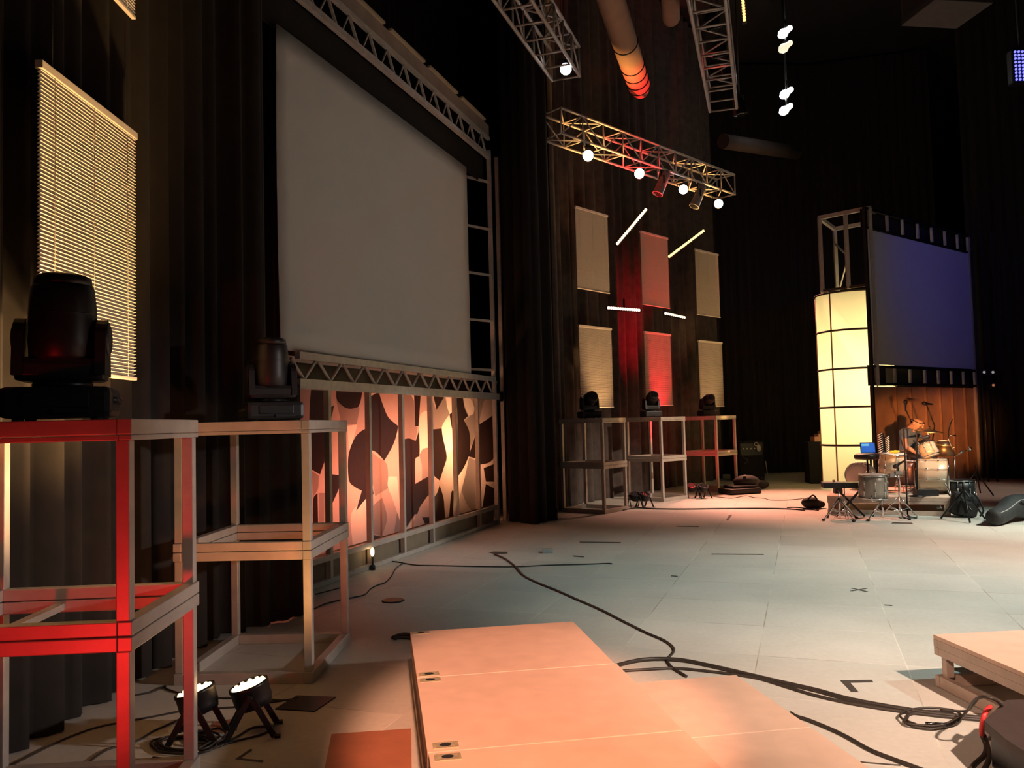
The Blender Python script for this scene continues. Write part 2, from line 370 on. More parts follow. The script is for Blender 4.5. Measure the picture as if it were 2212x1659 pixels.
# ------------------------------------------------------------------ moving head lights
def moving_head(label, loc, rz, tilt=0.0, scale=1.0, group='moving head lights'):
    t = thing('moving_head_light', label, 'stage light', loc, rz, group); k = scale
    S = Matrix.Scale(k, 4)
    def b(mb, name, m): 
        mb.v = [S @ p for p in mb.v]; return mb.build(name, m, t)
    mb = MB(); mb.box((0, 0, 0.077), (0.40, 0.36, 0.125), cham=0.025); mb.box((0, -0.181, 0.085), (0.24, 0.012, 0.06), cham=0.004); mb.box((0.06, -0.183, 0.04), (0.14, 0.010, 0.02), cham=0.003)
    for sx in (-1, 1):
        for sy in (-1, 1): mb.rod((sx*.14, sy*.12, 0.0), (sx*.14, sy*.12, .04), 0.022)
    b(mb, 'base', BLACKP)
    for sx in (-1, 1):
        b(MB().tube([(sx*.18, -.10, .085), (sx*.205, -.095, .085), (sx*.205, .095, .085), (sx*.18, .10, .085)], 0.013, 8), 'handle', BLACKP)
    b(MB().lathe([(0.11, 0.14), (0.115, 0.155), (0.10, 0.17)], n=24), 'turntable', BLACKM)
    mb = MB(); mb.box((0, 0, 0.215), (0.335, 0.20, 0.10), cham=0.03)
    for sx in (-1, 1):
        pts = [Vector((sx*.130, -.11, .19)), Vector((sx*.130, .11, .19))]
        pts += [Vector((sx*.130, sx*0+.09*math.cos(a_), .345+.085*math.sin(a_))) for a_ in [PI*i/12 for i in range(13)]]
        mb.prism(pts, (sx*.040, 0, 0))
    b(mb, 'yoke', BLACKP)
    for sx in (-1, 1):
        b(MB().lathe([(.078, 0), (.074, .008), (.05, .016)], Matrix.Translation((sx*.167, 0, .345)) @ Matrix.Rotation(sx*PI/2, 4, 'Y'), 20), 'pivot_cover', BLACKP)
    T = Matrix.Translation((0, 0, .375)) @ Matrix.Rotation(tilt, 4, 'X') @ Matrix.Translation((0, 0, -.375))
    mb = MB(); mb.lathe([(.07, .245), (.110, .25), (.126, .27), (.129, .34), (.128, .44), (.126, .50), (.120, .555), (.112, .568)], T, 26)
    for z in (.44, .47, .50): mb.lathe([(.139-.3*(z-.40), z), (.141-.3*(z-.40), z+.008), (.136-.3*(z-.40), z+.012)], T, 26)
    b(mb, 'head', BLACKP)
    b(MB().lathe([(.100, .566), (.112, .57), (.108, .60), (.09, .612)], T, 26), 'bezel', BLACKP)
    b(MB().lathe([(.088, .611), (.07, .615), (.02, .617)], T, 22), 'lens', LENS)
    return t
moving_head('large moving head light on the nearest metal stand', (-1.93, 3.52, 1.656), 0.35, 0.0, 1.03)
moving_head('moving head light on the amber lit stand, in front of the grey screen', (-1.68, 5.70, 1.656), 0.5, 0.05, 0.95)
for c, px, nm, ti in ((SA, 1273, 'moving head light on the far stand in front of the first cream blind', 1.35),
                  (SB, 1406, 'moving head light on the far stand in front of the lower red blind', 1.0),
                  (SC, 1528, 'moving head light on the far stand nearest the amplifier rack', 1.25)):
    p = AT(px, 880, c.y)
    moving_head(nm, (p.x, c.y, 1.656), 0.25, ti, 0.92)
# ------------------------------------------------------------------ floor lamps
def par(label, loc, rz, tilt, lens, group='floor can lights'):
    t = thing('floor_can_light', label, 'stage light', loc, rz, group)
    T = Matrix.Translation((0, 0, .195)) @ Matrix.Rotation(tilt, 4, 'X')
    MB().lathe([(.06, -.062), (.090, -.055), (.099, -.02), (.100, .045), (.104, .05), (.104, .065), (.096, .066), (.093, .05), (.0, .048)], T, 30).build('housing', BLACKM, t)
    MB().lathe([(.092, .050), (.090, .055), (.05, .058)], T, 30).build('lens', lens, t)
    mb = MB()
    for k in range(19):
        rr = 0 if k == 0 else (.042 if k < 7 else .078); a = k*PI/3 if k < 7 else (k-7)*PI/6
        mb.ball(T @ Vector((rr*math.cos(a), rr*math.sin(a), .058)), .012, 8)
    mb.build('diode', lens, t)
    for sx in (-1, 1):
        mb = MB(); mb.bar((sx*.112, 0, .225), (sx*.118, -.12, .006), .030, .010, (1, 0, 0)); mb.bar((sx*.118, -.12, .008), (sx*.118, -.16, .008), .034, .012)
        mb.build('leg', BLACKM, t)
        mb = MB(); mb.bar((sx*.105, 0, .225), (sx*.106, .12, .006), .030, .010, (1, 0, 0)); mb.bar((sx*.106, .12, .008), (sx*.106, .15, .008), .034, .012)
        mb.build('leg', BLACKM, t)
        MB().rod((sx*.09, 0, .215), (sx*.145, 0, .215), .014, 10).build('knob', BLACKM, t)
    return t
p1 = F(545, 1583); p2 = F(428, 1597)
par('amber floor can light beside the black floor plate', p1, -1.35, 0.28, WARM_L)
par('amber floor can light behind the nearest stand, beside the coiled cables', p2, -1.5, 0.28, WARM_L)
RED_L = emi('red_lamp', (1.0, 0.02, 0.02), 10.0)
# ------------------------------------------------------------------ blinds
BW, BH = 1.05, 1.565
def make_blind(label, loc, rz, group):
    t = thing('venetian_blind', label, 'blind', loc, rz, group)
    MB().box((0, 0, BH-.022), (BW, .042, .044), cham=.004).build('headrail', BLINDM, t)
    MB().box((0, 0, .011), (BW-.01, .028, .022), cham=.005).build('bottom_rail', BLINDM, t)
    mb = MB(); n = 74; a = math.radians(-31)
    for i in range(n):
        z = .035+(BH-.09)*i/(n-1); e = random.uniform(-.05, .05); A = a+e; x0, x1 = -BW/2+.006, BW/2-.006
        prof = [(-.0125, -.0006), (0, .0016), (.0125, -.0006)]
        vs = []
        for x in (x0, x1):
            for y, h in prof: vs.append((x, y*math.cos(A)-h*math.sin(A), z+y*math.sin(A)+h*math.cos(A)))
        mb.add(vs, [(0, 1, 4, 3), (1, 2, 5, 4)], True)
    mb.build('slats', BLINDM, t)
    for x in (-.40, 0, .40):
        mb = MB()
        for y in (-.014, .014): mb.rod((x, y, .02), (x, y, BH-.03), .0016, 5)
        mb.build('ladder_cord', BLINDM, t)
    for x in (-.40, .40): MB().rod((x, 0, BH), (x, 0, BH+.66), .0022, 5).build('hanging_wire', BLACKM, t)
    return t
GB = 'venetian blinds hung as decoration'
B0 = make_blind('large amber lit blind behind the nearest moving head light', (-2.34, 4.565, 1.925), PI/2, GB)
dup(B0, (-2.34, 4.565, 4.22), PI/2, 'blind at the top corner of the picture, above the large amber blind')
def far_blind(pl, yl, pr, yr, ytop, label, Yl, Yr, z):
    a = AT(pl, ytop, Yl); b = AT(pr, ytop, Yr); c = (a+b)/2; d = b-a
    dup(B0, (c.x, c.y, z), math.atan2(d.y, d.x), label)
far_blind(1243.5, 0, 1315, 0, 540, 'upper cream blind nearest the black drape column', 15.25, 16.05, 4.10)
far_blind(1250.5, 0, 1324, 0, 790, 'lower cream blind behind the first far moving head light', 15.3, 16.1, 1.86)
far_blind(1383, 0, 1445, 0, 560, 'upper red lit blind between two slanted light bars', 17.05, 17.85, 4.02)
far_blind(1392, 0, 1451.5, 0, 790, 'lower red lit blind behind the middle far stand', 17.1, 17.9, 1.90)
far_blind(1501, 0, 1554.5, 0, 600, 'upper cream blind farthest from the large screen', 19.1, 19.9, 4.04)
far_blind(1508, 0, 1563.5, 0, 800, 'lower cream blind farthest from the large screen', 19.1, 19.9, 1.88)
# uplights for the far blinds and far truss
spot((2.25, 15.35, 0.3), (1.62, 15.75, 3.5), (1.0, 0.55, 0.22), 800, 32, 0.9, 0.08)
spot((3.25, 17.05, 0.3), (2.98, 17.6, 3.4), (1.0, 0.012, 0.03), 2700, 36, 0.9, 0.08)
spot((4.95, 18.9, 0.3), (4.75, 19.5, 3.4), (1.0, 0.55, 0.24), 520, 36, 0.9, 0.08)
spot((2.2, 14.6, 0.4), (1.7, 14.5, 6.8), (1.0, 0.50, 0.14), 6500, 17, 0.9, 0.08)
spot((3.6, 16.2, 0.4), (2.6, 15.4, 6.8), (1.0, 0.03, 0.03), 9500, 18, 0.9, 0.08)
spot((4.9, 18.2, 0.4), (4.2, 17.1, 6.8), (1.0, 0.50, 0.14), 8000, 18, 0.9, 0.08)
spot((3.55, 16.6, 0.25), (4.1, 18.3, 0.9), (1.0, 0.03, 0.03), 90, 60, 0.8, 0.08)
# ------------------------------------------------------------------ large screen and its truss frame
A0, B1 = F(758, 1244), F(1073, 1131)
UD = (B1-A0).normalized(); ND = Vector((UD.y, -UD.x, 0))
def SV(px): return (ON(px, 1000, A0, B1)-A0).dot(UD)
def PL(s, z, off=0.0): return A0+UD*s+ND*off+Vector((0, 0, z))
s_l, s_r, s_p = SV(645), SV(1070), SV(1089)
fr = thing('screen_truss_frame', 'grey truss and stud frame that holds the large blank screen', 'truss frame', tuple(PL((s_l+s_r)/2, 0)))
def part(mb, name, m=ALU, bev=0.0): return mb.build(name, m, fr, True, bev)
part(MB().bar(PL(s_l, 2.325), PL(s_r, 2.325), .06, .075), 'truss_chord')
part(MB().bar(PL(s_l, 2.325, -.3), PL(s_r, 2.325, -.3), .06, .06), 'truss_chord')
part(MB().bar(PL(s_l, 2.045), PL(s_p, 2.045), .07, .10), 'truss_chord')
sa, sb = SV(688), SV(1055); st = (sb-sa)/10
mb = MB()
for i in range(-1, 11):
    s = sa+st*i
    mb.rod(PL(s+.02, 2.29), PL(s+st/2, 2.09), .017, 8); mb.rod(PL(s+st/2, 2.09), PL(s+st-.02, 2.29), .017, 8)
part(mb, 'truss_web')
part(MB().bar(PL(s_l, 2.2, -.3), PL(s_r, 2.2, -.3), .02, .20), 'backing_board', BLACKM)
for px in (709, 797, 868.5, 931, 984, 1032.5):
    s = SV(px); part(MB().bar(PL(s, .30), PL(s, 1.995), .05, .06, ND), 'stud', STEEL)
part(MB().bar(PL(s_l, .27), PL(s_r, .27), .055, .06), 'rail', STEEL)
part(MB().bar(PL(s_l, .03), PL(s_r, .03), .055, .05), 'rail', STEEL)
for px in (709, 797, 868.5, 931, 1032.5):
    s = SV(px); part(MB().bar(PL(s, .055), PL(s, .24), .05, .055, ND), 'short_stud', STEEL)
part(MB().bar(PL(s_l, .147, -.06), PL(s_r, .147, -.06), .015, .20), 'kick_panel', mat('olive_board', (.20, .16, .11), .7, 0, .2, 3))
for s, off in ((s_r+.03, 0), (s_p, 0.0)):
    part(MB().bar(PL(s, 0, off), PL(s, 6.1, off), .06, .06, ND), 'post', ALU)
part(MB().box(PL((s_r+s_p)/2+.02, 2.05, .0), (.12, .12, .16), Matrix.Rotation(math.atan2(UD.y, UD.x), 3, 'Z')), 'joint_block', BLACKM)
s_i = SV(1022)
part(MB().bar(PL(s_i, 2.4, -.5), PL(s_i, 6.0, -.5), .04, .04, ND), 'inner_post', BLACKM)
for py in (394, 495, 593, 692, 798):
    z = ON(1056, py, A0, B1).z; part(MB().bar(PL(s_i, z, -.5), PL(s_r, z, 0), .035, .035), 'rung', ALU)
s_t = s_l-.45
zc0, zc1, zc2 = 5.99, 6.30, 6.52
part(MB().bar(PL(s_t, zc0), PL(s_r+.05, zc0), .06, .07), 'truss_chord')
part(MB().bar(PL(s_t, zc1, .0), PL(s_r+.05, zc1, .0), .05, .05), 'truss_chord')
mb = MB(); k = 0; s = s_r-.1; stp = .46
while s > s_t+stp:
    mb.bar(PL(s, zc0+.02), PL(s-.19, zc1-.02), .028, .028); mb.bar(PL(s-.19, zc1-.02), PL(s-stp+.10, zc0+.02), .016, .016); s -= stp
part(mb, 'truss_web')
part(MB().bar(PL(s_t, (zc1+zc2)/2+.02), PL(s_r+.05, (zc1+zc2)/2+.02), .02, zc2-zc1-.03), 'fascia_board', mat('brown_fascia', (0.34, 0.26, 0.22), .7, 0, .15, 3))
for i in range(6):
    a = s_r-.2-1.15*i; part(MB().bar(PL(a, zc2+.02, .03), PL(a-.98, zc2+.02, .03), .05, .03), 'trim_strip', mat('tan_strip', (0.50, 0.40, 0.28), .6, 0, .1, 6))
# blank screen cloth
zs0, zs1 = 2.37, 5.55
q = [ON(604, 400, A0, B1), ON(1013, 500, A0, B1)]
sl0, sr0 = (q[0]-A0).dot(UD), (q[1]-A0).dot(UD)
mb = MB(); nx, nz = 24, 14; vs = []; fs = []
for j in range(nz+1):
    for i in range(nx+1):
        t, w = i/nx, j/nz
        sag = .06*(1-w)*math.exp(-t*9)
        vs.append(PL(sl0+(sr0-sl0)*t+.10*(1-w)**2*math.exp(-t*14), zs0+(zs1-zs0)*w, -.02-sag))
for j in range(nz):
    for i in range(nx): fs.append((j*(nx+1)+i, j*(nx+1)+i+1, (j+1)*(nx+1)+i+1, (j+1)*(nx+1)+i))
mb.add(vs, fs, True); k0 = len(vs)
o = tag(mb.build('projection_screen', SCREENM), 'large blank grey white projection screen in the truss frame', 'screen')
sm = o.modifiers.new('cloth', 'SOLIDIFY'); sm.thickness = .004
bw = thing('screen_mask', 'black masking border around the large blank screen', 'masking cloth', tuple(PL((s_l+s_r)/2, 2.4, -.12)))
MB().bar(PL(s_l-2.6, (zs1+zc0)/2, -.10), PL(s_r, (zs1+zc0)/2, -.10), .01, zc0-zs1).build('top_border', DRAPE, bw, True)
MB().bar(PL(sr0, 4.0, -.6), PL(s_r+.1, 4.0, -.6), .01, 3.9).build('side_border', DRAPE, bw, True)
# ------------------------------------------------------------------ patchwork fabric under the screen
OFF = -.30
A2, B2 = A0+ND*OFF, B1+ND*OFF
def c7(x, y): return (620+x/4.424, 740+y/4.424)
def c6(x, y): return (560+x/4.096, 1060+y/4.096)
D7 = [[(235,410),(378,410),(385,1000),(370,1100),(345,1180),(320,1260),(240,1215),(215,735)], [(60,1095),(160,985),(155,1145)],
 [(468,430),(722,440),(700,560),(680,615),(620,632),(560,622),(500,580),(468,530)], [(445,600),(400,625),(405,735),(425,700)],
 [(880,470),(920,600),(970,720),(1065,800),(1040,900),(1000,1000),(930,1130),(880,1070),(840,1040),(790,1025),(778,575)],
 [(750,822),(690,860),(640,930),(590,1090),(595,1310),(650,1380),(712,1415),(690,1500),(662,1610),(760,1480),(830,1450),(800,1270),(775,1270),(775,830)],
 [(415,1258),(525,1270),(490,1400),(418,1560)],
 [(1110,930),(1165,915),(1225,940),(1260,840),(1265,1070),(1222,1120),(1222,1350),(1370,1270),(1368,1440),(1300,1500),(1240,1640),(1115,1640)],
 [(1210,470),(1278,470),(1255,800),(1222,800)], [(1395,480),(1510,490),(1425,645)],
 [(1385,830),(1480,820),(1490,900),(1530,1085),(1500,1200),(1455,1320),(1390,1225)], [(1455,1360),(1500,1500),(1505,1640),(1395,1640),(1400,1550)],
 [(1610,495),(1680,495),(1700,620),(1730,700),(1695,740),(1740,850),(1750,1000),(1735,1090),(1690,1200),(1630,1280),(1625,700)],
 [(1555,685),(1580,660),(1590,870),(1570,800)], [(1808,850),(1815,1110),(1735,1090),(1760,1000)],
 [(1975,690),(1985,1050),(1940,1140),(1840,1170),(1830,790),(1900,740)], [(1880,1200),(1985,1160),(1990,1330),(1900,1330)], [(1900,1350),(1990,1400),(1985,1580),(1870,1600)]]
D6 = [[(1290,15),(1390,15),(1510,25),(1400,170),(1370,215),(1290,350)], [(1440,235),(1505,235),(1510,300),(1470,310)],
 [(1575,10),(1610,10),(1640,150),(1650,260),(1550,290),(1535,100)], [(985,385),(1085,410),(1000,445)], [(1700,20),(1720,5),(1715,240),(1680,260)],
 [(480,80),(520,20),(525,290),(480,300)], [(380,230),(400,220),(400,300),(350,300)]]
M7 = [[(465,540),(500,580),(560,622),(620,632),(680,615),(690,640),(665,780),(520,780)], [(795,1040),(880,1100),(930,1130),(960,1200),(965,1390),(845,1470),(810,1280)],
 [(1265,1070),(1300,1020),(1365,1000),(1370,1270),(1290,1320),(1290,1180)], [(1390,560),(1420,640),(1480,560),(1510,520),(1560,680),(1480,810),(1420,840),(1385,810)],
 [(1780,510),(1890,510),(1830,790),(1800,850),(1760,1000),(1720,820),(1700,740),(1780,680)], [(1120,480),(1200,480),(1215,640),(1222,800),(1245,810),(1225,940),(1165,915),(1110,930)],
 [(240,1225),(310,1275),(300,1400),(250,1480)], [(1640,1300),(1740,1100),(1810,1130),(1800,1640),(1760,1640)]]
M6 = [[(990,170),(1090,60),(1130,240),(1090,400),(985,380)], [(530,20),(580,20),(575,290),(530,280)], [(1220,180),(1260,290),(1250,360),(1190,370)]]
L7 = [[(780,448),(870,450),(780,570)], [(1070,620),(1080,910),(1050,880),(1065,800),(1060,700)], [(1180,470),(1210,470),(1208,550)],
 [(1330,650),(1360,700),(1365,1000),(1300,1020),(1265,1070),(1265,720)], [(1520,485),(1600,490),(1590,650),(1555,685),(1530,600)],
 [(1550,690),(1590,870),(1590,1000),(1530,1085),(1490,900),(1480,810)], [(1685,495),(1730,500),(1785,610),(1780,680),(1735,700),(1700,600)],
 [(580,795),(670,785),(600,1080)], [(965,1280),(1050,1280),(1090,1640),(1040,1560),(965,1390)], [(1740,1090),(1630,1280),(1640,1500),(1700,1300)], [(650,1640),(760,1480),(770,1500),(780,1640)]]
L6 = [[(820,200),(950,70),(960,440),(830,490)], [(1150,0),(1220,0),(1250,150),(1250,280),(1200,140)], [(1300,345),(1380,215),(1350,330)]]
from mathutils.geometry import delaunay_2d_cdt
e0, e1 = (ON(640, 1000, A2, B2)-A2).dot(UD), (ON(1071, 1000, A2, B2)-A2).dot(UD)
def inpoly(x, y, P):
    c = False
    for i in range(len(P)):
        x1, y1 = P[i]; x2, y2 = P[i-1]
        if (y1 > y) != (y2 > y) and x < (x2-x1)*(y-y1)/(y2-y1)+x1: c = not c
    return c
def rounded(P, k=5):
    n = len(P); out = []
    def sharp(i):
        a = (P[i][0]-P[i-1][0], P[i][1]-P[i-1][1]); b = (P[(i+1) % n][0]-P[i][0], P[(i+1) % n][1]-P[i][1])
        return (a[0]*b[0]+a[1]*b[1]) < 0.62*math.hypot(*a)*math.hypot(*b)
    S_ = [sharp(i) for i in range(n)]
    def tan(i, j, side):
        if S_[i]: return (j[0]-P[i][0], j[1]-P[i][1]) if side else (P[i][0]-j[0], P[i][1]-j[1])
        return ((P[(i+1) % n][0]-P[i-1][0])/2, (P[(i+1) % n][1]-P[i-1][1])/2)
    for i in range(n):
        j = (i+1) % n; a, b = P[i], P[j]; ta, tb = tan(i, b, True), tan(j, a, False)
        for q in range(k if not (S_[i] and S_[j]) else 1):
            t = q/k; h = (2*t**3-3*t*t+1, t**3-2*t*t+t, -2*t**3+3*t*t, t**3-t*t)
            out.append(tuple(h[0]*a[c]+h[1]*ta[c]+h[2]*b[c]+h[3]*tb[c] for c in (0, 1)))
    return out
ranked = []
for polys, tr, mi in ((D7, c7, 3), (D6, c6, 3), (L7, c7, 2), (L6, c6, 2), (M7, c7, 1), (M6, c6, 1)):
    for po in polys:
        q2 = []
        for x, y in rounded(po):
            p = ON(*tr(x, y), A2, B2); q2.append((min(max((p-A2).dot(UD), e0), e1), min(max(p.z, .24), 2.03)))
        ranked.append((q2, mi))
V2 = [Vector((e0, .24)), Vector((e1, .24)), Vector((e1, 2.03)), Vector((e0, 2.03))]; E2 = [(0, 1), (1, 2), (2, 3), (3, 0)]
for q2, mi in ranked:
    k = len(V2); V2 += [Vector(p) for p in q2]; E2 += [(k+i, k+(i+1) % len(q2)) for i in range(len(q2))]
vo, eo, fo = delaunay_2d_cdt(V2, E2, [], 1, 1e-5)[:3]
mb = MB(); vs3 = [A2+UD*p.x+Vector((0, 0, p.y))+ND*(.006*math.sin(p.x*9)) for p in vo]; mb.v = vs3
for f_ in fo:
    cx, cy = sum(vo[i].x for i in f_)/len(f_), sum(vo[i].y for i in f_)/len(f_); mi = 0
    for q2, m_ in ranked:
        if inpoly(cx, cy, q2): mi = m_; break
    mb.f.append(list(f_)); mb.s.append(False); mb.m.append(mi)
o = mb.build('patchwork_banner', [FABB, FABM, FABL, FABD])
tag(o, 'salmon and black patchwork cloth stretched behind the studs under the large screen', 'cloth banner')
# lamps behind the cloth that make it glow
GU = 'strip lamps under the patchwork cloth'
for px, z_, col, pw, nm in ((690, .9, (1, .24, .14), 30, 'beside the amber lit stand'), (775, 1.1, (1, .26, .12), 85, 'near the small bulb lamp'), (850, 1.25, (1, .27, .12), 90, 'at the middle of the cloth'), (915, 1.3, (1, .31, .15), 85, 'past the middle of the cloth'), (975, 1.3, (1, .45, .20), 120, 'beside the bright stud'), (1035, 1.1, (1, .42, .20), 40, 'by the corner post')):
    p = ON(px, 1000, A2, B2); s = (p-A0).dot(UD)
    spot(tuple(PL(s, z_-.12, -.95)), tuple(PL(s, z_, -.30)), col, pw*1.15, 155, 1.0, .10)
s = SV(983)
spot(tuple(PL(s-.10, .10, -.16)), tuple(PL(s-.02, 1.9, -.10)), (1, .62, .26), 30, 60, 1.0, .04)
t = thing('bulb_lamp', 'small bright upright bulb lamp at the foot of the patchwork frame', 'lamp', tuple(PL(SV(791), 0.0, .06)))
p = t.location
MB().lathe([(.03, 0), (.03, .05), (.012, .06), (.012, .15)], n=14).build('lamp_base', BLACKM, t)
MB().ball((0, 0, .20), (.022, .022, .05)).build('bulb', WARM_L, t)
# ------------------------------------------------------------------ box trusses overhead
def box_truss(name, label, a, b, w, h, bay=0.5, th=.024, open_=False, m=ALU):
    a, b = Vector(a), Vector(b); d = (b-a); L = d.length; d.normalize(); s = Vector((d.y, -d.x, 0)).normalized()
    c = (a+b)/2; t = thing(name, label, 'lighting truss', tuple(c), 0, 'box trusses overhead')
    co = [(-w/2, 0), (w/2, 0), (w/2, h), (-w/2, h)]
    P = lambda x, k: a+d*x+s*co[k][0]+Vector((0, 0, co[k][1]))
    for k in range(4): MB().rod(P(0, k), P(L, k), th, 8).build('chord', m, t, True)
    n = max(1, round(L/bay)); e = L/n
    for f, (i, j) in enumerate(((0, 1), (1, 2), (2, 3), (3, 0))):
        mb = MB()
        if f == 0 and open_:
            for q in range(n+1): MB().rod(P(q*e, i), P(q*e, j), th*.6, 6).build('rung', m, t, True)
            continue
        for q in range(n+1): mb.rod(P(q*e, i), P(q*e, j), th*.6, 6)
        for q in range(n):
            u, v = (i, j) if q % 2 == 0 else (j, i); mb.rod(P(q*e, u), P((q+1)*e, v), th*.55, 6)
        mb.build('web', m, t, True)
    return t, P, L
def hang(t, pts, top):
    mb = MB()
    for p in pts: mb.rod(p, (p[0], p[1], top), .006, 6)
    mb.build('hanging_cable', BLACKM, t, True)
D0, D1 = AT(1212, 273, 13.7), AT(1588, 420, 17.8)
zt = 6.5; D0.z = D1.z = zt
dd = (D1-D0).normalized(); ds = Vector((-dd.y, dd.x, 0))
td, PD, LD = box_truss('lighting_truss', 'amber and red lit truss hanging above the far blinds', D0+ds*.22, D1+ds*.22, .44, .44, .55)
hang(td, [PD(.6, 3), PD(LD-.6, 3), PD(LD/2, 3)], 12.0)
E1 = AT(1222, 157, 11.3); E0 = E1-UD*3.4; E1.z = E0.z = 6.42
tb, PB, LB = box_truss('lighting_truss', 'grey truss overhead nearest the large screen, one lamp at its end', E0, E1, .40, .42, .42, open_=True, m=TRUSSD)
hang(tb, [PB(.5, 3), PB(LB-.4, 3)], 12.0)
C0 = Vector((AT(1530, 0, 9.9).x, 9.0, 6.6)); C1 = AT(1562, 222, 13.1); C1.z = 6.6; C0.x = C1.x-(13.1-9.0)*(C1.x-AT(1530, 0, 9.9).x)/3.2
tc_, PC, LC = box_truss('lighting_truss', 'dim truss overhead hung with dark lamps, right of the brown duct', C0, C1, .42, .40, .42, open_=True, m=TRUSSD)
hang(tc_, [PC(.5, 3), PC(LC-.4, 3)], 12.0)
# square truss end at far right
G0 = AT(2122, 330, 20.0); tg, PG, LG = box_truss('lighting_truss', 'dark truss far off at upper right, seen end on', G0, G0+Vector((1.6, .5, -.0)), .40, .40, .5, .02, m=TRUSSD)
hang(tg, [PG(.3, 3), PG(LG-.3, 3)], 12.0)
# hanging lamps on the trusses
def can_lamp(name, label, p, aim, top, lens, r=.11, L=.24, group='hanging lamps', body=BLACKM):
    p = Vector(p); t = thing(name, label, 'stage light', tuple(p), 0, group)
    q = (Vector(aim)-p).normalized().to_track_quat('Z', 'Y').to_matrix().to_4x4(); T = Matrix.Translation(p) @ q
    MB().lathe([(r*.55, -L), (r*.8, -L*.92), (r*.95, -L*.4), (r, 0), (r*1.06, .004), (r*1.06, .02), (r*.98, .02)], T, 22).build('housing', body, t, True)
    MB().lathe([(r*.95, .016), (r*.9, .024), (r*.4, .030)], T, 22).build('lens', lens, t, True)
    u = (q @ Vector((1, 0, 0))).normalized(); c = p+(q @ Vector((0, 0, -L*.4)))
    mb = MB(); up = Vector((0, 0, r*1.5))
    for s in (-1, 1): mb.bar(c+u*s*r*1.05, c+u*s*r*1.1+up, .025, .008, u)
    mb.bar(c-u*r*1.12+up, c+u*r*1.12+up, .025, .008); mb.rod(c+up, (c.x, c.y, top), .012, 8); mb.build('yoke', BLACKM, t, True)
    return t
for px, py, nm in ((1270, 336, 'first of four white lamps under the amber and red lit truss, from the screen side'), (1381, 375, 'second white lamp under the amber and red lit truss'),
               (1476, 409, 'third white lamp under the amber and red lit truss'), (1552, 440, 'white lamp at the far end under the amber and red lit truss')):
    Y = D0.y+(D1.y-D0.y)*(px-1235)/(1588-1235)
    can_lamp('hanging_lamp', nm, AT(px, py, Y), (1.5, -2, 0.0), zt+.02, WHITE_L, .10)
can_lamp('hanging_lamp', 'white lamp at the end of the grey truss nearest the large screen', AT(1222, 149, 11.1), (.6, 0, 1.0), 6.44, WHITE_L, .085)
# moving profile spots under the far truss, lit red and amber
for px, py, nm in ((1430, 415, 'profile spot with red lit snout under the far truss'), (1508, 442, 'profile spot with amber lit snout under the far truss')):
    Y = D0.y+(D1.y-D0.y)*(px-1235)/(1588-1235); p = AT(px, py, Y)
    can_lamp('profile_spot', nm, p+Vector((-.1, -.1, -.05)), p+Vector((-.5, -.2, -.9)), zt, LENS, .10, .50, 'profile spots', GREY)
spot((2.6, 15.6, .5), (3.0, 15.9, 6.0), (1, .05, .03), 160, 12, .6); spot((3.9, 16.6, .5), (3.75, 16.8, 5.9), (1, .55, .25), 160, 10, .6)
# dark lamps on the dim truss
for i, (px, py, Y) in enumerate(((1540, 60, 11.2), (1556, 120, 12.0), (1575, 165, 12.8), (1600, 245, 13.4))):
    can_lamp('hanging_lamp', 'unlit dark lamp on the dim overhead truss, number %d from its near end' % (i+1) if False else ('unlit dark lamp, nearest on the dim overhead truss', 'unlit dark lamp, second along the dim overhead truss', 'unlit dark lamp, third along the dim overhead truss', 'unlit dark lamp beyond the end of the dim overhead truss')[i],
             AT(px, py, Y), (5, 14, 0), 12.0, LENS, .11, .26)
# ------------------------------------------------------------------ duct and pipes overhead
t = thing('air_duct', 'fat brown fabric duct overhead with a red lit tip', 'duct', tuple(AT(1340, 100, 14)))
a, b = AT(1300, -60, 11.6), AT(1384, 196, 15.6); zz = (a.z+b.z)/2
pts = [a.lerp(b, i/30) for i in range(31)]
MB().tube(pts, .2, 22, radii=[.215*(1+.012*math.sin(i*2.1)) if i < 29 else .16 for i in range(31)]).build('duct_sleeve', DUCT, t, True)
for f in (.52, .72, .80, .87, .93):
    MB().ring(a.lerp(b, f), .222, .012, (b-a).normalized(), 26, 6).build('hoop', BLACKM, t, True)
hang(t, [a.lerp(b, .2), a.lerp(b, .9)], 12.0)
spot((2.2, 10.5, 5.2), tuple(a.lerp(b, .45)), (1.0, .36, .24), 14, 46, .9); spot((3.2, 12.6, 5.6), tuple(a.lerp(b, .95)), (1, .04, .03), 60, 16, .7)
a, b = AT(1446, -30, 12.0), AT(1450, 40, 13.0)
o = tag(MB().tube([a, a.lerp(b, .5), b], .14, 18).build('stub_duct', DUCT), 'short red brown duct stub overhead beside the fat duct', 'duct')
spot((3.2, 10.5, 5.6), tuple(b), (1, .05, .04), 80, 14, .7)
a, b = AT(1562, 305, 18.5), AT(1720, 330, 20.5)
tag(MB().tube([a, a.lerp(b, .5), b], .17, 16).build('cross_duct', DUCTF), 'dim brown duct in the dark beyond the dim overhead truss', 'duct')
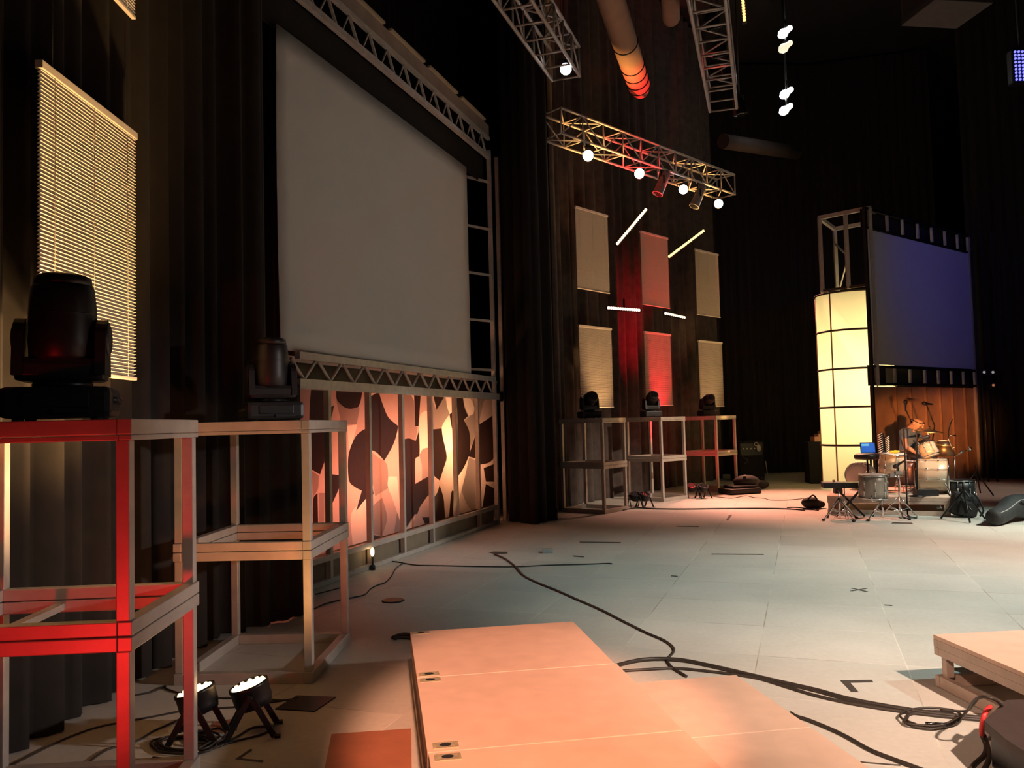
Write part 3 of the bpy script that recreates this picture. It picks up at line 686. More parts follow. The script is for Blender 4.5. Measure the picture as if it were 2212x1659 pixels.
# ------------------------------------------------------------------ LED bars
def led_bar(label, p0, p1, col, st, core):
    p0, p1 = Vector(p0), Vector(p1); c = (p0+p1)/2; t = thing('light_bar', label, 'light bar', tuple(c), 0, 'slim light bars between the blinds')
    d = (p1-p0).normalized(); back = Vector((c.x, c.y, 0)).normalized()
    MB().bar(p0-d*.04+back*.05, p1+d*.04+back*.05, .075, .085, back).build('housing', BLACKM, t, True)
    em = emi('bar_'+core, col, st); n = max(8, int((p1-p0).length/.06)); mb = MB()
    for i in range(n+1): mb.ball(p0.lerp(p1, i/n), .032, 8)
    mb.build('diode', em, t, True)
    MB().bar(p0+back*.016, p1+back*.016, .05, .02, back).build('glow_strip', em, t, True)
    MB().bar(c+back*.09, c+back*.09+Vector((0, 0, .22)), .05, .03).build('bracket', BLACKM, t, True)
    return t
led_bar('slanted orange white light bar beside the upper red blind', AT(1334, 526, 16.6), AT(1395, 453, 16.9), (1, .62, .34), 3.2, 'orange')
led_bar('slanted yellow light bar touching the farthest upper blind', AT(1446, 554, 18.4), AT(1519, 499, 18.8), (1, .74, .26), 2.2, 'yellow')
led_bar('level pink white light bar left of the red blinds', AT(1315, 665, 16.6), AT(1380, 670, 17.0), (1, .60, .46), 3.4, 'pink')
led_bar('short tilted cream light bar under the upper red blind', AT(1438, 677, 18.3), AT(1478, 686, 18.7), (1, .72, .46), 3.0, 'cream')
led_bar('orange light bar high overhead right of the dim truss', AT(1604, -8, 13.0), AT(1608, 42, 13.3), (1, .40, .12), 3.0, 'amber')
# ------------------------------------------------------------------ four bright house lamps far away
for px, py, nm, mm in ((1697, 68, 'topmost of four bright house lamps in the dark', WHITE_L), (1698, 100, 'cream house lamp just under the topmost one', emi('cream_lamp', (.9, .86, .62), 1.0)),
                   (1700, 200, 'third bright house lamp down, upper of the low pair', WHITE_L), (1699, 235, 'lowest of four bright house lamps in the dark', WHITE_L)):
    p = AT(px, py, 16.5+(py//60)*.45); t = thing('house_lamp', nm, 'lamp', tuple(p), 0, 'house lamps in the dark')
    q = Vector((.8, -.3, .55)).normalized().to_track_quat('Z', 'Y').to_matrix().to_4x4()
    MB().lathe([(.03, -.17), (.085, -.12), (.10, -.04), (.06, .03), (.055, .12), (.03, .15)], Matrix.Translation(p) @ q, 14).build('bulb', mm, t, True)
    MB().rod(p, p+Vector((0, 0, .25)), .02).build('stem', BLACKM, t, True)
    MB().rod(p+Vector((0, 0, .25)), (p.x, p.y, 12.0), .012).build('hanging_rod', BLACKM, t, True)
# ------------------------------------------------------------------ projector box, blue lamp, speaker array
p = AT(2040, 10, 9.5); t = thing('projector', 'dark boxy projector hanging at the top with a red cable', 'projector', tuple(p), 0.15)
MB().box((0, 0, .12), (.72, .6, .38), cham=.03).build('body', BLACKP, t)
MB().box((0, -.02, -.10), (.74, .62, .07), cham=.01).build('bottom_tray', mat('dusty_tray', (.030, .026, .024), .7, 0, .2, 10), t)
MB().lathe([(.09, 0), (.1, .12), (.08, .13)], Matrix.Translation((.1, -.3, .1)) @ Matrix.Rotation(PI/2, 4, 'X'), 20).build('lens', LENS, t)
MB().tube(smooth_pts([(-.38, -.25, .5), (-.40, -.28, .2), (-.36, -.31, .02), (-.33, -.31, -.06)]), .022, 8).build('red_cable', REDC, t)
MB().tube(smooth_pts([(-.47, -.2, .5), (-.49, -.2, .1), (-.47, -.2, -.02)]), .014, 8).build('drop_cable', BLACKM, t)
MB().rod((0, 0, .3), (0, 0, 12.0-p.z), .03).build('hanging_pole', BLACKM, t)
spot((1.6, 8.0, 2.5), tuple(p), (1, .35, .28), 60, 12, .7)
p = AT(2212, 140, 14.0); t = thing('blue_lamp', 'blue glowing lamp at the edge of the picture', 'stage light', tuple(p))
MB().box((0, .12, 0), (.36, .18, .62), cham=.03).build('housing', BLACKM, t)
mb = MB()
for i in range(5):
    for j in range(9): mb.ball((-.13+.065*i, .02, -.25+.062*j), .022, 8)
mb.build('diode', emi('blue_diode', (.16, .16, 1.0), 2.2), t)
MB().rod((0, .12, .3), (0, .12, 12.0-p.z), .02).build('hanging_pole', BLACKM, t)
p = AT(2136, 520, 21.0); t = thing('speaker_array', 'hung column of dark loudspeakers right of the far screen', 'loudspeaker', (p.x, p.y, p.z-1.8), -0.3)
for i in range(5):
    MB().box((0, .04*i*i*.2, 1.75-.36*i), (.5, .4, .33), Matrix.Rotation(.07*i, 3, 'X'), cham=.02).build('cabinet', BLACKP, t)
    MB().ball((.05, -.21, 1.8-.36*i), (.05, .02, .05)).build('badge', GREY, t)
MB().rod((0, 0, 1.9), (0, 0, 12.0-p.z+1.8), .02).build('hanging_pole', BLACKM, t)
for px, py, mm, nm in ((2126, 804, emi('tiny_white', (.5, .5, .48), .45), 'small white indicator light on the dark wall, beside another'), (2145, 804, emi('tiny_white', (.5, .5, .48), .45), 'small white indicator light farther from the far screen'),
                   (2146, 832, emi('tiny_orange', (.7, .25, .12), .4), 'small orange indicator light on the dark wall')):
    p = AT(px, py, 18.7); t = thing('indicator_light', nm, 'indicator light', tuple(p), 0, 'indicator lights on the dark wall')
    MB().box((0, .03, 0), (.14, .05, .12), cham=.01).build('case', BLACKP, t); MB().ball((0, 0, 0), (.035, .012, .03)).build('lamp', mm, t)
    MB().rod((0, .05, 0), (0, .05, -p.z), .02).build('pole', BLACKM, t)
# ------------------------------------------------------------------ lantern column with open tower on top
cc = AT(1853, 900, 17.85); CR = .76
t = thing('lantern_column', 'tall glowing cream cloth column with an open metal tower on top', 'lantern column', (cc.x, cc.y, 0))
zt_ = 4.22; hoops = [4.22, 3.40, 2.58, 1.77, .96, .12]
vs = []; fs = []; n = 48
for z in (.12, 1.2, 2.2, 3.2, 4.22):
    for k in range(n): vs.append((CR*math.cos(2*PI*k/n), CR*math.sin(2*PI*k/n), z))
for j in range(4):
    for k in range(n): fs.append((j*n+k, j*n+(k+1) % n, (j+1)*n+(k+1) % n, (j+1)*n+k))
MB().add(vs, fs, True).build('cloth_sleeve', COLUMN_G, t)
HOOPM = mat('dark_hoop', (.05, .028, .015), .6, 0, .1, 10)
for z in hoops: MB().ring((0, 0, z), CR+.012, .022, n=48).build('hoop', HOOPM, t)
va = math.atan2(-cc.y, -cc.x)
for da in (-.62, .55, 1.6, 2.65, 3.7, 4.6):
    a = va+da; MB().rod(((CR+.012)*math.cos(a), (CR+.012)*math.sin(a), 0), ((CR+.012)*math.cos(a), (CR+.012)*math.sin(a), 4.22), .016, 8).build('rod', mat('copper_rod', (.30, .14, .07), .5, 0, .1, 10), t)
T0, T1, T2 = AT(1880, 500, 16.72), AT(1771, 500, 17.45), AT(1803, 500, 18.55); T3 = T0+(T2-T1)
for T in (T0, T1, T2, T3): T.z = 0
zT = 5.85
for T in (T0, T1, T2, T3): MB().bar(T+Vector((0, 0, 4.24 if T is not T0 else 2.2)), T+Vector((0, 0, zT)), .07, .07, (1, 0, 0)).build('post', STEEL, t, True)
Tm = T0.lerp(T1, .47); MB().bar(Tm+Vector((0, 0, 4.24)), Tm+Vector((0, 0, zT)), .07, .07, (1, 0, 0)).build('post', STEEL, t, True)
for a, b in ((T0, T1), (T1, T2), (T2, T3), (T3, T0)):
    MB().bar(a+Vector((0, 0, zT)), b+Vector((0, 0, zT)), .07, .08).build('top_rail', STEEL, t, True)
    MB().bar(a+Vector((0, 0, 4.27)), b+Vector((0, 0, 4.27)), .05, .05).build('lower_rail', HOOPM, t, True)
MB().rod(T2+Vector((0, 0, 5.5)), Tm+Vector((0, 0, 4.95)), .022, 8).build('brace', STEEL, t, True)
MB().rod(T2+Vector((0, 0, 4.3)), Tm+Vector((0, 0, 4.85)), .018, 8).build('brace', STEEL, t, True)
for z, pw in ((.45, 7), (1.3, 30), (2.2, 42), (3.0, 26), (3.75, 15)):
    d = bpy.data.lights.new('column_lamp', 'POINT'); d.energy = pw; d.color = (1, .84, .46); d.shadow_soft_size = .12
    o = bpy.data.objects.new('column_lamp', d); COL.objects.link(o); o.location = (cc.x+.12, cc.y-.1, z)
# ------------------------------------------------------------------ far screen and wood panel wall
R0, R1 = AT(1886, 900, 16.62), AT(2111, 900, 19.62); R0.z = R1.z = 0
RD = (R1-R0).normalized(); RN = Vector((RD.y, -RD.x, 0)); RL = (R1-R0).length
def RP(s, z, off=0): return R0+RD*s+RN*off+Vector((0, 0, z))
t = thing('far_screen_frame', 'dark framed blue tinted screen above the wood panel wall', 'screen', tuple(RP(RL/2, 0)))
MB().bar(RP(.06, 4.01, 0), RP(RL-.06, 4.01, 0), .02, 2.78, RN and (0, 0, 1)).build('screen_cloth', SCREENM, t, True)
for z in (5.83, 2.58, 2.22): MB().bar(RP(0, z), RP(RL, z), .06, .05).build('rail', BLACKM, t, True)
MB().bar(RP(0, 5.44), RP(RL, 5.44), .03, .03).build('rail', BLACKM, t, True)
for s in (.02, RL-.02): MB().bar(RP(s, 0), RP(s, 5.83), .06, .06, RN).build('post', STEEL if s > 1 else BLACKM, t, True)
MB().bar(RP(.05, 5.64, -.10), RP(RL-.05, 5.64, -.10), .01, .40).build('added_backing', DRAPE, t, True)  # added black strips keep column light from showing between the stubs
MB().bar(RP(.05, 2.40, -.10), RP(RL-.05, 2.40, -.10), .01, .42).build('added_backing', DRAPE, t, True)
for px in (1917, 1950, 1982, 2012, 2040, 2067, 2091):
    s = (ON(px, 500, R0, R1)-R0).dot(RD); MB().bar(RP(s, 5.47), RP(s, 5.80), .05, .05, RN).build('stub', ALU, t, True)
for px in (1933, 1966, 1998, 2027, 2055, 2081, 2105):
    s = (ON(px, 815, R0, R1)-R0).dot(RD); MB().bar(RP(s, 2.25), RP(s, 2.55), .05, .05, RN).build('stub', ALU, t, True)
t = thing('wood_panel_wall', 'amber lit wood panel wall with upright battens behind the drummer', 'panel wall', tuple(RP(RL/2, 0)))
bat = [0.0]+[(ON(px, 900, R0, R1)-R0).dot(RD) for px in (1938, 1970, 2003, 2034, 2060, 2087)]+[RL]
for a, b in zip(bat[:-1], bat[1:]): MB().bar(RP(a+.01, 1.09, -.04), RP(b-.01, 1.09, -.04), .02, 2.16).build('panel', WOODP, t, True)
for s in bat[1:]: MB().bar(RP(s-.02, 0, 0), RP(s-.02, 2.17, 0), .05, .05, RN).build('batten', WOODB, t, True)
# dark crate with lumber beside the column
p = F(1770, 1045); t = thing('road_case', 'dark tall crate standing beside the glowing column', 'crate', (p.x, p.y, 0), -.15)
MB().box((.15, .3, .48), (.72, .6, .96), cham=.01).build('body', mat('matte_black', (.005, .004, .005), .95, 0, .2, 9), t)
MB().box((.15, .3, .975), (.74, .62, .03)).build('lid', mat('matte_black', (.005, .004, .005), .95, 0, .2, 9), t)
for i, (w, zz, dx) in enumerate(((.42, 1.05, .16), (.30, 1.139, .2), (.20, 1.201, .24))):
    tag(MB().box((p.x+dx, p.y+.2, zz), (w, .3, .115 if i == 0 else .06)).build('wood_block', LUMBER), ('reddish wood block lying on the dark crate, lowest of three', 'reddish wood block, middle of three on the dark crate', 'reddish wood block, topmost of three on the dark crate')[i], 'wood block', 'wood blocks on the dark crate')
# ------------------------------------------------------------------ stage decks
def deck(label, c, wd, dd_, w, d, top, group, plates=(), legs=True, lw=.045):
    """c = back left corner on the floor, wd along the back edge, dd_ towards the front"""
    c = Vector((c.x, c.y, 0)); ctr = c+wd*w/2+dd_*d/2
    t = thing('stage_deck', label, 'stage deck', (ctr.x, ctr.y, 0), 0, group)
    P = lambda a, b, z: c+wd*a+dd_*b+Vector((0, 0, z)); g = .003
    R = Matrix((wd, dd_, wd.cross(dd_))).transposed()
    MB().box(P(w/2, d/2, top-.012), (w-2*g, d-2*g, .024), R).build('top_panel', DECK, t, True, .002)
    fh = min(.09, top*.4)
    for (a0, b0, a1, b1) in ((g, g+.02, w-g, g+.02), (g, d-g-.02, w-g, d-g-.02), (g+.02, .045, g+.02, d-.045), (w-g-.02, .045, w-g-.02, d-.045)):
        MB().bar(P(a0, b0, top-.024-fh/4), P(a1, b1, top-.024-fh/4), .04, fh/2-.002).build('frame_rail', DECKE, t, True)
        MB().bar(P(a0, b0, top-.024-fh*.75), P(a1, b1, top-.024-fh*.75), .036, fh/2-.002).build('frame_rail', DECKE, t, True)
        if top > .2: MB().bar(P(a0, b0, .036), P(a1, b1, .036), .036, .064).build('base_rail', DECKE, t, True)
    z0 = .068 if top > .2 else 0
    for a in (g+.05, w-g-.05):
        for b in (g+.05, d-g-.05):
            MB().bar(P(a, b, z0), P(a, b, top-.024-fh), lw, lw, dd_).build('leg', DECKE, t, True)
    for a, b in plates:
        pl = MB().box(P(a, b, top+.0015), (.105, .062, .003), R).build('corner_plate', PLATE, t, True)
        mb = MB(); vs = [P(a+.024*math.cos(k*PI/8), b+.018*math.sin(k*PI/8), top+.0042) for k in range(16)]; mb.add(vs, [list(range(16))])
        h = mb.build('lock_hole', LENS, t, True); h.parent = pl
    return t
GD = 'stage decks in front of the camera'
ZU = .30
a, c = F(885, 1364.7, ZU), F(1238.5, 1341.8, ZU)
wd = Vector((c.x-a.x, c.y-a.y, 0)); wU = wd.length; wd.normalize(); dv = Vector((wd.y, -wd.x, 0))
dU = (F(888, 1465.6, ZU)-a).length
dU2 = (F(899.5, 1627.8, ZU)-F(888, 1465.6, ZU)).length
b0 = Vector((a.x, a.y, 0))
deck('farthest of three peach lit decks in the foreground platform', b0, wd, dv, wU, dU, ZU, GD, ((.07, .05), (.07, dU-.05)))
deck('middle peach lit deck of the foreground platform with a plate at each left corner', b0+dv*(dU+.002), wd, dv, wU+.01, dU2, ZU, GD, ((.07, .05), (.08, dU2-.06)))
deck('nearest peach lit deck of the foreground platform, cut by the picture bottom', b0+dv*(dU+dU2+.004)+wd*.004, wd, dv, wU+.01, dU2, ZU, GD, ((.075, .06),))
ZL = .15
rc = F(1590.6, 1457.3, ZL); e = rc-(b0+wd*(wU+.015)); wL = e.dot(wd); bL = Vector((rc.x, rc.y, 0))-wd*wL
dL = (F(1746.5, 1571, ZL)-rc).length
deck('lower peach deck beside the foreground platform, the farther one', bL, wd, dv, wL, dL, ZL, 'lower step decks')
deck('lower peach deck beside the foreground platform, the nearer one', bL+dv*(dL+.002)+wd*0, wd, dv, wL, dL, ZL, 'lower step decks')
# riser at lower right
a, c = F(2014, 1370, ZU), F(2212, 1360, ZU); wr = Vector((c.x-a.x, c.y-a.y, 0)).normalized(); e = F(2198, 1487, ZU)-a
fd = Vector((e.x, e.y, 0)).normalized(); fd = (fd-wr*fd.dot(wr)).normalized()
deck('low stage deck at the right edge of the picture with gear beneath', Vector((a.x, a.y, 0)), wr, fd, 1.1, 1.0, ZU, 'risers')
# drum riser
q0, q1 = F(1784, 1070, .29), F(2054, 1073.5, .29); q0 = AT(1786, 1070, 13.5); q1 = AT(2053, 1073.5, 12.75); q0.z = q1.z = 0
wr2 = (q1-q0).normalized(); wlen = (q1-q0).length; fd2 = Vector((wr2.y, -wr2.x, 0)); DRD = 1.9
deck('drum riser under the drum kit', q0-fd2*DRD, wr2, fd2, wlen, DRD, .29, 'risers', lw=.08)
def DR(px, py, Y): return AT(px, py, Y)
# brown patches and plates on the floor
def flat(name, label, cat, pix, m, th=.004, group=None):
    vs = [F(x, y, 0.0005) for x, y in pix]
    return tag(MB().prism(vs, (0, 0, th)).build(name, m), label, cat, group)
flat('floor_patch', 'thin flat brown patch on the floor left of the foreground platform', 'board', [(716, 1588), (888, 1576), (890, 1700), (694, 1700)], REDBROWN, .006)  # thin flat sheet in one red-brown colour
flat('floor_plate', 'black square plate on the floor beside the amber floor cans', 'floor plate', [(594, 1533), (641, 1504), (726, 1507), (679, 1538)], TAPE if False else BLACKM, .006)
flat('brown_patch', 'small red brown patch between the two amber floor cans', 'tape', [(447, 1582), (462, 1560), (517, 1551), (512, 1578), (478, 1584)], REDBROWN, .002)  # small thin sheet in the same red-brown colour
GTp = 'dark tape marks on the floor'
flat('tape_mark', 'dark bracket shaped tape mark near the right riser', 'tape', [(1815, 1470), (1883, 1469), (1887, 1474), (1837, 1475), (1855, 1495), (1839, 1495)], TAPE, .0012, GTp)
flat('tape_mark', 'thin bracket shaped tape mark near the coiled cables at lower left', 'tape', [(508, 1640), (541, 1618), (546, 1620), (520, 1638), (569, 1643), (567, 1647)], TAPE, .0012, GTp)
o = flat('tape_mark', 'thin crossed tape mark on the open floor', 'tape', [(1836, 1270), (1840, 1270), (1876, 1278), (1872, 1279)], TAPE, .0012, GTp)
mbx = MB()
for pp in ([(1836, 1270.5), (1841, 1270), (1876, 1278), (1871, 1278.8)], [(1871, 1270.5), (1875, 1271), (1841, 1277), (1836, 1276.5)]):
    mbx.prism([F(x, y, .0005 if pp[0][0] == 1836 else .0018) for x, y in pp], (0, 0, .0012))
mo = mbx.build('tape_mark', TAPE); o.data = mo.data; bpy.data.objects.remove(mo)
for pix, nm in (([(1537, 1196), (1650, 1197), (1650, 1198.6), (1537, 1197.8)], 'long thin dark strip on the floor past the middle of the stage'), ([(1568, 1124), (1575, 1112), (1582, 1112), (1573, 1124)], 'short wide dark tape mark in front of the far stands'),
                ([(1252, 1170), (1341, 1171), (1341, 1173), (1252, 1172)], 'thin dark strip on the floor before the drape column'), ([(1461, 1136), (1510, 1137), (1510, 1138.4), (1461, 1137.6)], 'faint short strip on the floor before the far stands'),
                ([(1449, 1243), (1464, 1244), (1464, 1246), (1449, 1245)], 'tiny dark tape dash in the middle of the floor'), ([(1238, 1200), (1261, 1202), (1261, 1204), (1239, 1202.5)], 'small dark tape dash beside the grey block'),
                ([(1910, 1306), (1926, 1307), (1928, 1309), (1911, 1308)], 'small dark tape dash beyond the right riser'), ([(1929, 1128), (1969, 1129), (1973, 1132), (1925, 1131)], 'dark flat bar on the floor in front of the drum riser'),
                ([(1055, 1194), (1066, 1191.5), (1097, 1192), (1096, 1196), (1070, 1197)], 'dark end patch where the long cable meets the floor')):
    flat('tape_mark', nm, 'tape', pix, TAPE, .0012, GTp)
p = F(849, 1298); t = thing('floor_pocket', 'round brown floor pocket lid with a dark rim', 'floor lid', p)
MB().lathe([(.105, 0), (.105, .006), (.09, .009)], n=36).build('rim', BLACKM, t); MB().lathe([(.092, .0085), (.092, .012)], n=36).build('lid', REDBROWN, t)
p = F(1183, 1194); tag(MB().box((p.x, p.y, .025), (.125, .10, .05), cham=.008).build('floor_block', GREY), 'small grey block alone on the floor', 'block')
# ------------------------------------------------------------------ cables on the floor
cable([(1068, 1197), (1090, 1206), (1112, 1222), (1130, 1242), (1160, 1258), (1200, 1274), (1250, 1296), (1300, 1318), (1345, 1341), (1395, 1366), (1432, 1382), (1450, 1394), (1456, 1405), (1449, 1415), (1441, 1425), (1450, 1440), (1468, 1452), (1483, 1461)], .009, 'long dark cable wandering across the open floor to the lower deck')
cable([(841, 1212), (860, 1214), (880, 1218), (905, 1221), (960, 1222), (1050, 1224), (1120, 1224), (1180, 1221), (1260, 1219), (1310, 1217), (1322, 1218)], .007, 'thin dark cable crossing the floor before the patchwork cloth')
cable([(676, 1316), (700, 1305), (730, 1297), (765, 1290), (788, 1284), (800, 1272), (815, 1264), (832, 1258), (845, 1245), (852, 1232), (862, 1222), (872, 1217)], .006, 'thin cable curling along the foot of the patchwork frame')
cable([(681, 1284), (715, 1275), (742, 1268)], .006, 'short dark cable behind the amber lit stand leg')
cable([(1300, 1447), (1330, 1438), (1365, 1429), (1400, 1424), (1440, 1423.5), (1480, 1427), (1530, 1437), (1600, 1453), (1680, 1472), (1760, 1490), (1830, 1509), (1900, 1523), (1980, 1536), (2050, 1545), (2125, 1552)], .013, 'thick upper cable sweeping from the platform to the right riser')
cable([(1315, 1452), (1350, 1449), (1400, 1446), (1455, 1443.5), (1510, 1448), (1570, 1455), (1640, 1466), (1700, 1484), (1760, 1502), (1830, 1518), (1900, 1530), (1980, 1541), (2060, 1550), (2128, 1556)], .009, 'thinner lower cable sweeping from the platform to the right riser')
cable([(1708, 1540), (1722, 1548), (1745, 1555), (1790, 1573), (1830, 1592), (1880, 1620), (1930, 1640), (1990, 1662), (2060, 1690)], .010, 'single dark cable running off the bottom of the picture')
cable([(1851, 1645), (1880, 1648), (1945, 1653)], .003, 'thin dark cord near the picture bottom')
# coil at right
mb = MB(); rnd = random.Random(3)
def coilpts(cx, cy, rx, ry, turns, r, ph=0.0, jit=.08, seed=1):
    rr = random.Random(seed); P = []; n = int(turns*14); c = F(cx, cy); ex = F(cx+rx, cy)-c; ey = F(cx, cy-ry)-c
    for i in range(n+1):
        a = ph+2*PI*i/14; k = 1+jit*math.sin(a*.37+seed)+rr.uniform(-jit, jit)*.5
        P.append(c+ex*math.cos(a)*k+ey*math.sin(a)*k+Vector((0, 0, r+r*1.7*(i/14 % 2))))
    return P
P_ = coilpts(2012, 1557, 60, 19, 3.2, .006, .3, .14, 5)+[F(2085, 1536, .03), F(2102, 1522, .09), F(2115, 1506, .16)]
tt = thing('cable_coil', 'loose coil of dark cable with a metal plug by the right riser', 'cable', tuple(F(2012, 1554)))
MB().tube(smooth_pts(P_, 4), .006, 7).build('cord', CABLE, tt, True)
q = F(1998, 1563, .025); MB().rod(q, q+Vector((.045, -.012, 0)), .009, 10).build('plug', CHROME, tt, True)
q = q+Vector((.045, -.012, 0)); MB().rod(q, q+Vector((.05, -.015, 0)), .010, 10).build('plug_sleeve', BLACKP, tt, True)
# cables at lower left
tt = thing('cable_coil', 'tangled pile of dark cables behind the nearest stand leg', 'cable', tuple(F(395, 1612)))
MB().tube(smooth_pts(coilpts(398, 1613, 62, 17, 4.6, .006, .4, .16, 2), 4), .006, 7).build('cord', CABLE, tt, True)
MB().tube(smooth_pts(coilpts(440, 1598, 42, 14, 2.2, .006, 1.4, .2, 9), 4), .0055, 7).build('cord', CABLE, tt, True)
for pts, nm in (([(20, 1656), (60, 1635), (140, 1596), (210, 1571), (265, 1560), (330, 1548), (400, 1535), (470, 1530), (520, 1526), (600, 1515), (645, 1508)], 'long dark cable from the curtain past both floor cans to the black plate'),
                ([(175, 1659), (230, 1620), (290, 1603), (330, 1580), (370, 1562), (392, 1552)], 'dark cable rising to the half hidden floor can'),
                ([(330, 1636), (380, 1640), (420, 1630), (470, 1613), (510, 1592), (545, 1572), (582, 1569), (590, 1574), (560, 1588), (500, 1603), (455, 1618), (420, 1618)], 'dark cable looping out to the foot of the amber floor can'),
                ([(290, 1502), (330, 1494), (356, 1482), (360, 1488), (400, 1501), (425, 1507)], 'dark cable running from the curtain foot under the amber lit stand'),
                ([(640, 1513), (600, 1512), (560, 1508), (500, 1508), (460, 1507)], 'thin dark cable linking the two amber floor cans')):
    cable(pts, .0055, nm)
cable([(848, 1377), (860, 1372), (876, 1370), (905, 1374)], .013, 'short loop of dark cable at the far left corner of the platform')
cable([(852, 1380), (868, 1377), (905, 1381)], .010, 'second dark cable stub at the far left corner of the platform')
cable([(1345, 1102), (1375, 1097), (1420, 1099), (1480, 1099.5), (1560, 1098.5), (1640, 1098), (1700, 1099), (1738, 1102)], .012, 'dark cable lying straight across the floor before the far stands')
cable([(1540, 1072), (1580, 1076), (1610, 1071), (1630, 1075), (1650, 1076), (1665, 1080), (1700, 1080), (1736, 1077)], .006, 'thin winding cable between the black gear pile and the drum gear')
cable([(1700, 1096), (1720, 1096), (1740, 1098), (1768, 1102)], .010, 'dark cable ending at the black bag left of the drums')
# ------------------------------------------------------------------ gear at the right bottom
p = F(2180, 1615, 0)
t = thing('monitor_speaker', 'black flat topped monitor box at the lower right corner with a red cable', 'speaker box', (p.x, p.y, 0))
tp = [F(x, y, .20) for x, y in ((2126, 1556), (2174, 1512), (2290, 1508), (2330, 1640), (2212, 1622), (2172, 1596))]
lo = [Vector((q.x*1.0+.05*(p.x-q.x), q.y+.12*(p.y+.1-q.y), .0)) for q in tp]
n = len(tp); mb = MB(); mb.add(tp+[Vector((q.x, q.y, q.z-.045)) for q in tp], [list(range(n)), list(range(n, 2*n))[::-1]]+[(i, (i+1) % n, n+(i+1) % n, n+i) for i in range(n)])
mb.build('lid', mat('brown_black_lid', (.060, .042, .038), .6, 0, .1, 14), t, True)
mb = MB(); cs = sum(tp, Vector())/n; q2 = [cs+(q-cs)*.86 for q in tp]
mb.add([Vector((q.x, q.y, .154)) for q in q2]+[Vector((q.x, q.y, 0)) for q in q2], [list(range(n)), list(range(n, 2*n))[::-1]]+[(i, (i+1) % n, n+(i+1) % n, n+i) for i in range(n)])
mb.build('body', BLACKP, t, True)
a, b = F(2132, 1567, .185), F(2158, 1588, .185)
d = (b-a).normalized(); nrm = Vector((d.y, -d.x, 0)); nrm = nrm if nrm.y < 0 else -nrm
MB().bar(a+nrm*.012, b+nrm*.012, .008, .012).build('handle', PLATE, t, True)
cpts = [F(2139, 1527, .19), F(2131, 1535, .19), F(2125, 1549, .17), F(2121, 1568, .12), F(2121, 1588, .05), F(2129, 1610, .012), F(2126, 1630, .012), F(2105, 1650, .012), F(2090, 1670, .012)]
tag(MB().tube(smooth_pts(cpts[:5]), .012, 8).build('red_cable', REDC), 'short bright red cable hanging by the black monitor box', 'cable')
tag(MB().tube(smooth_pts([F(2121, 1590, .05)]+cpts[5:]), .010, 8).build('floor_cable', CABLE), 'dark cable below the red one, running off the bottom', 'cable')
tag(MB().tube(smooth_pts([F(2126, 1588, .04), F(2134, 1615, .012), F(2135, 1640, .012), F(2120, 1670, .012)]), .010, 8).build('floor_cable', CABLE), 'second dark cable dropping from the black monitor box', 'cable')
tag(MB().tube(smooth_pts([F(2165, 1525, .20), F(2150, 1512, .27), F(2125, 1505, .28), F(2104, 1514, .22), F(2090, 1535, .10), F(2070, 1556, .012)]), .007, 8).build('floor_cable', CABLE), 'thin dark cable arching over the rail of the right riser', 'cable')
c0 = F(2110, 1475, 0); t = thing('black_case', 'black box shoved under the right riser', 'case', (c0.x+.30, c0.y+.12, 0), .2)
MB().box((0, 0, .075), (.34, .30, .15), cham=.015).build('body', BLACKP, t); MB().box((-.05, -.02, .157), (.16, .10, .014)).build('handle', GREY, t)
t = thing('red_basket', 'dark red pouch beside the black box under the right riser', 'pouch', (c0.x+.52, c0.y-.28, 0), .2)
MB().ball((0, 0, .055), (.10, .07, .055), 16).build('pouch', mat('dark_red_cloth', (.16, .03, .03), .7, 0, .2, 12), t)
# ------------------------------------------------------------------ gear by the far stands
def far_can(px, py, label, rz):
    p = F(px, py); o_ = par(label, (p.x, p.y, 0), rz, .35, LENS, 'unlit looking floor cans by the far stands'); return o_
far_can(1372, 1096, 'dark floor can at the foot of the first far stand', .2); far_can(1392, 1096, 'dark floor can right beside the first far stand pair', .5)
far_can(1496, 1075, 'dark floor can between the middle and last far stands', .1); far_can(1519, 1076, 'dark floor can nearest the pile of black gear', .4)
p = F(1598, 1066); t = thing('gear_bag', 'heap of black cases and bags at the foot of the last far stand', 'bag', (p.x, p.y, 0), .3)
MB().box((0, 0, .06), (.75, .5, .12), cham=.03).build('case', BLACKP, t); MB().box((.05, .02, .15), (.62, .40, .05), cham=.02).build('lid', GREY if False else BLACKM, t)
MB().ball((.22, .08, .24), (.30, .20, .14), 16).build('bag', BAGM, t); MB().ball((.12, -.02, .375), (.045, .03, .014), 10).build('tag_light', PAPER, t)
p = F(1642, 1056); t = thing('gear_bag', 'small black bag right of the black gear heap', 'bag', (p.x, p.y, 0), -.3)
MB().ball((0, 0, .10), (.20, .16, .10), 16).build('body', BAGM, t); MB().tube(smooth_pts([(-.1, 0, .18), (0, 0, .26), (.1, 0, .18)]), .012, 6).build('handle', BAGM, t)
p = F(1622, 1040); MATTE = mat('matte_black', (.005, .004, .005), .95, 0, .2, 9)
t = thing('amplifier_rack', 'tall black amplifier rack in the dark beyond the last far stand', 'equipment rack', (p.x, p.y+.3, 0), .15)
MB().box((0, 0, .50), (.66, .6, 1.0), cham=.02).build('cabinet', MATTE, t)
MB().box((0, -.302, .80), (.58, .012, .30)).build('control_panel', BLACKM, t)
for i in range(5): MB().lathe([(.02, 0), (.018, .025)], Matrix.Translation((-.22+.1*i, -.308, .82)) @ Matrix.Rotation(PI/2, 4, 'X'), 12).build('knob', GREY, t)
MB().tube(smooth_pts([(-.3, -.32, .75), (-.24, -.36, .6), (-.12, -.34, .55), (-.2, -.33, .45)]), .009, 6).build('lead', CABLE, t)
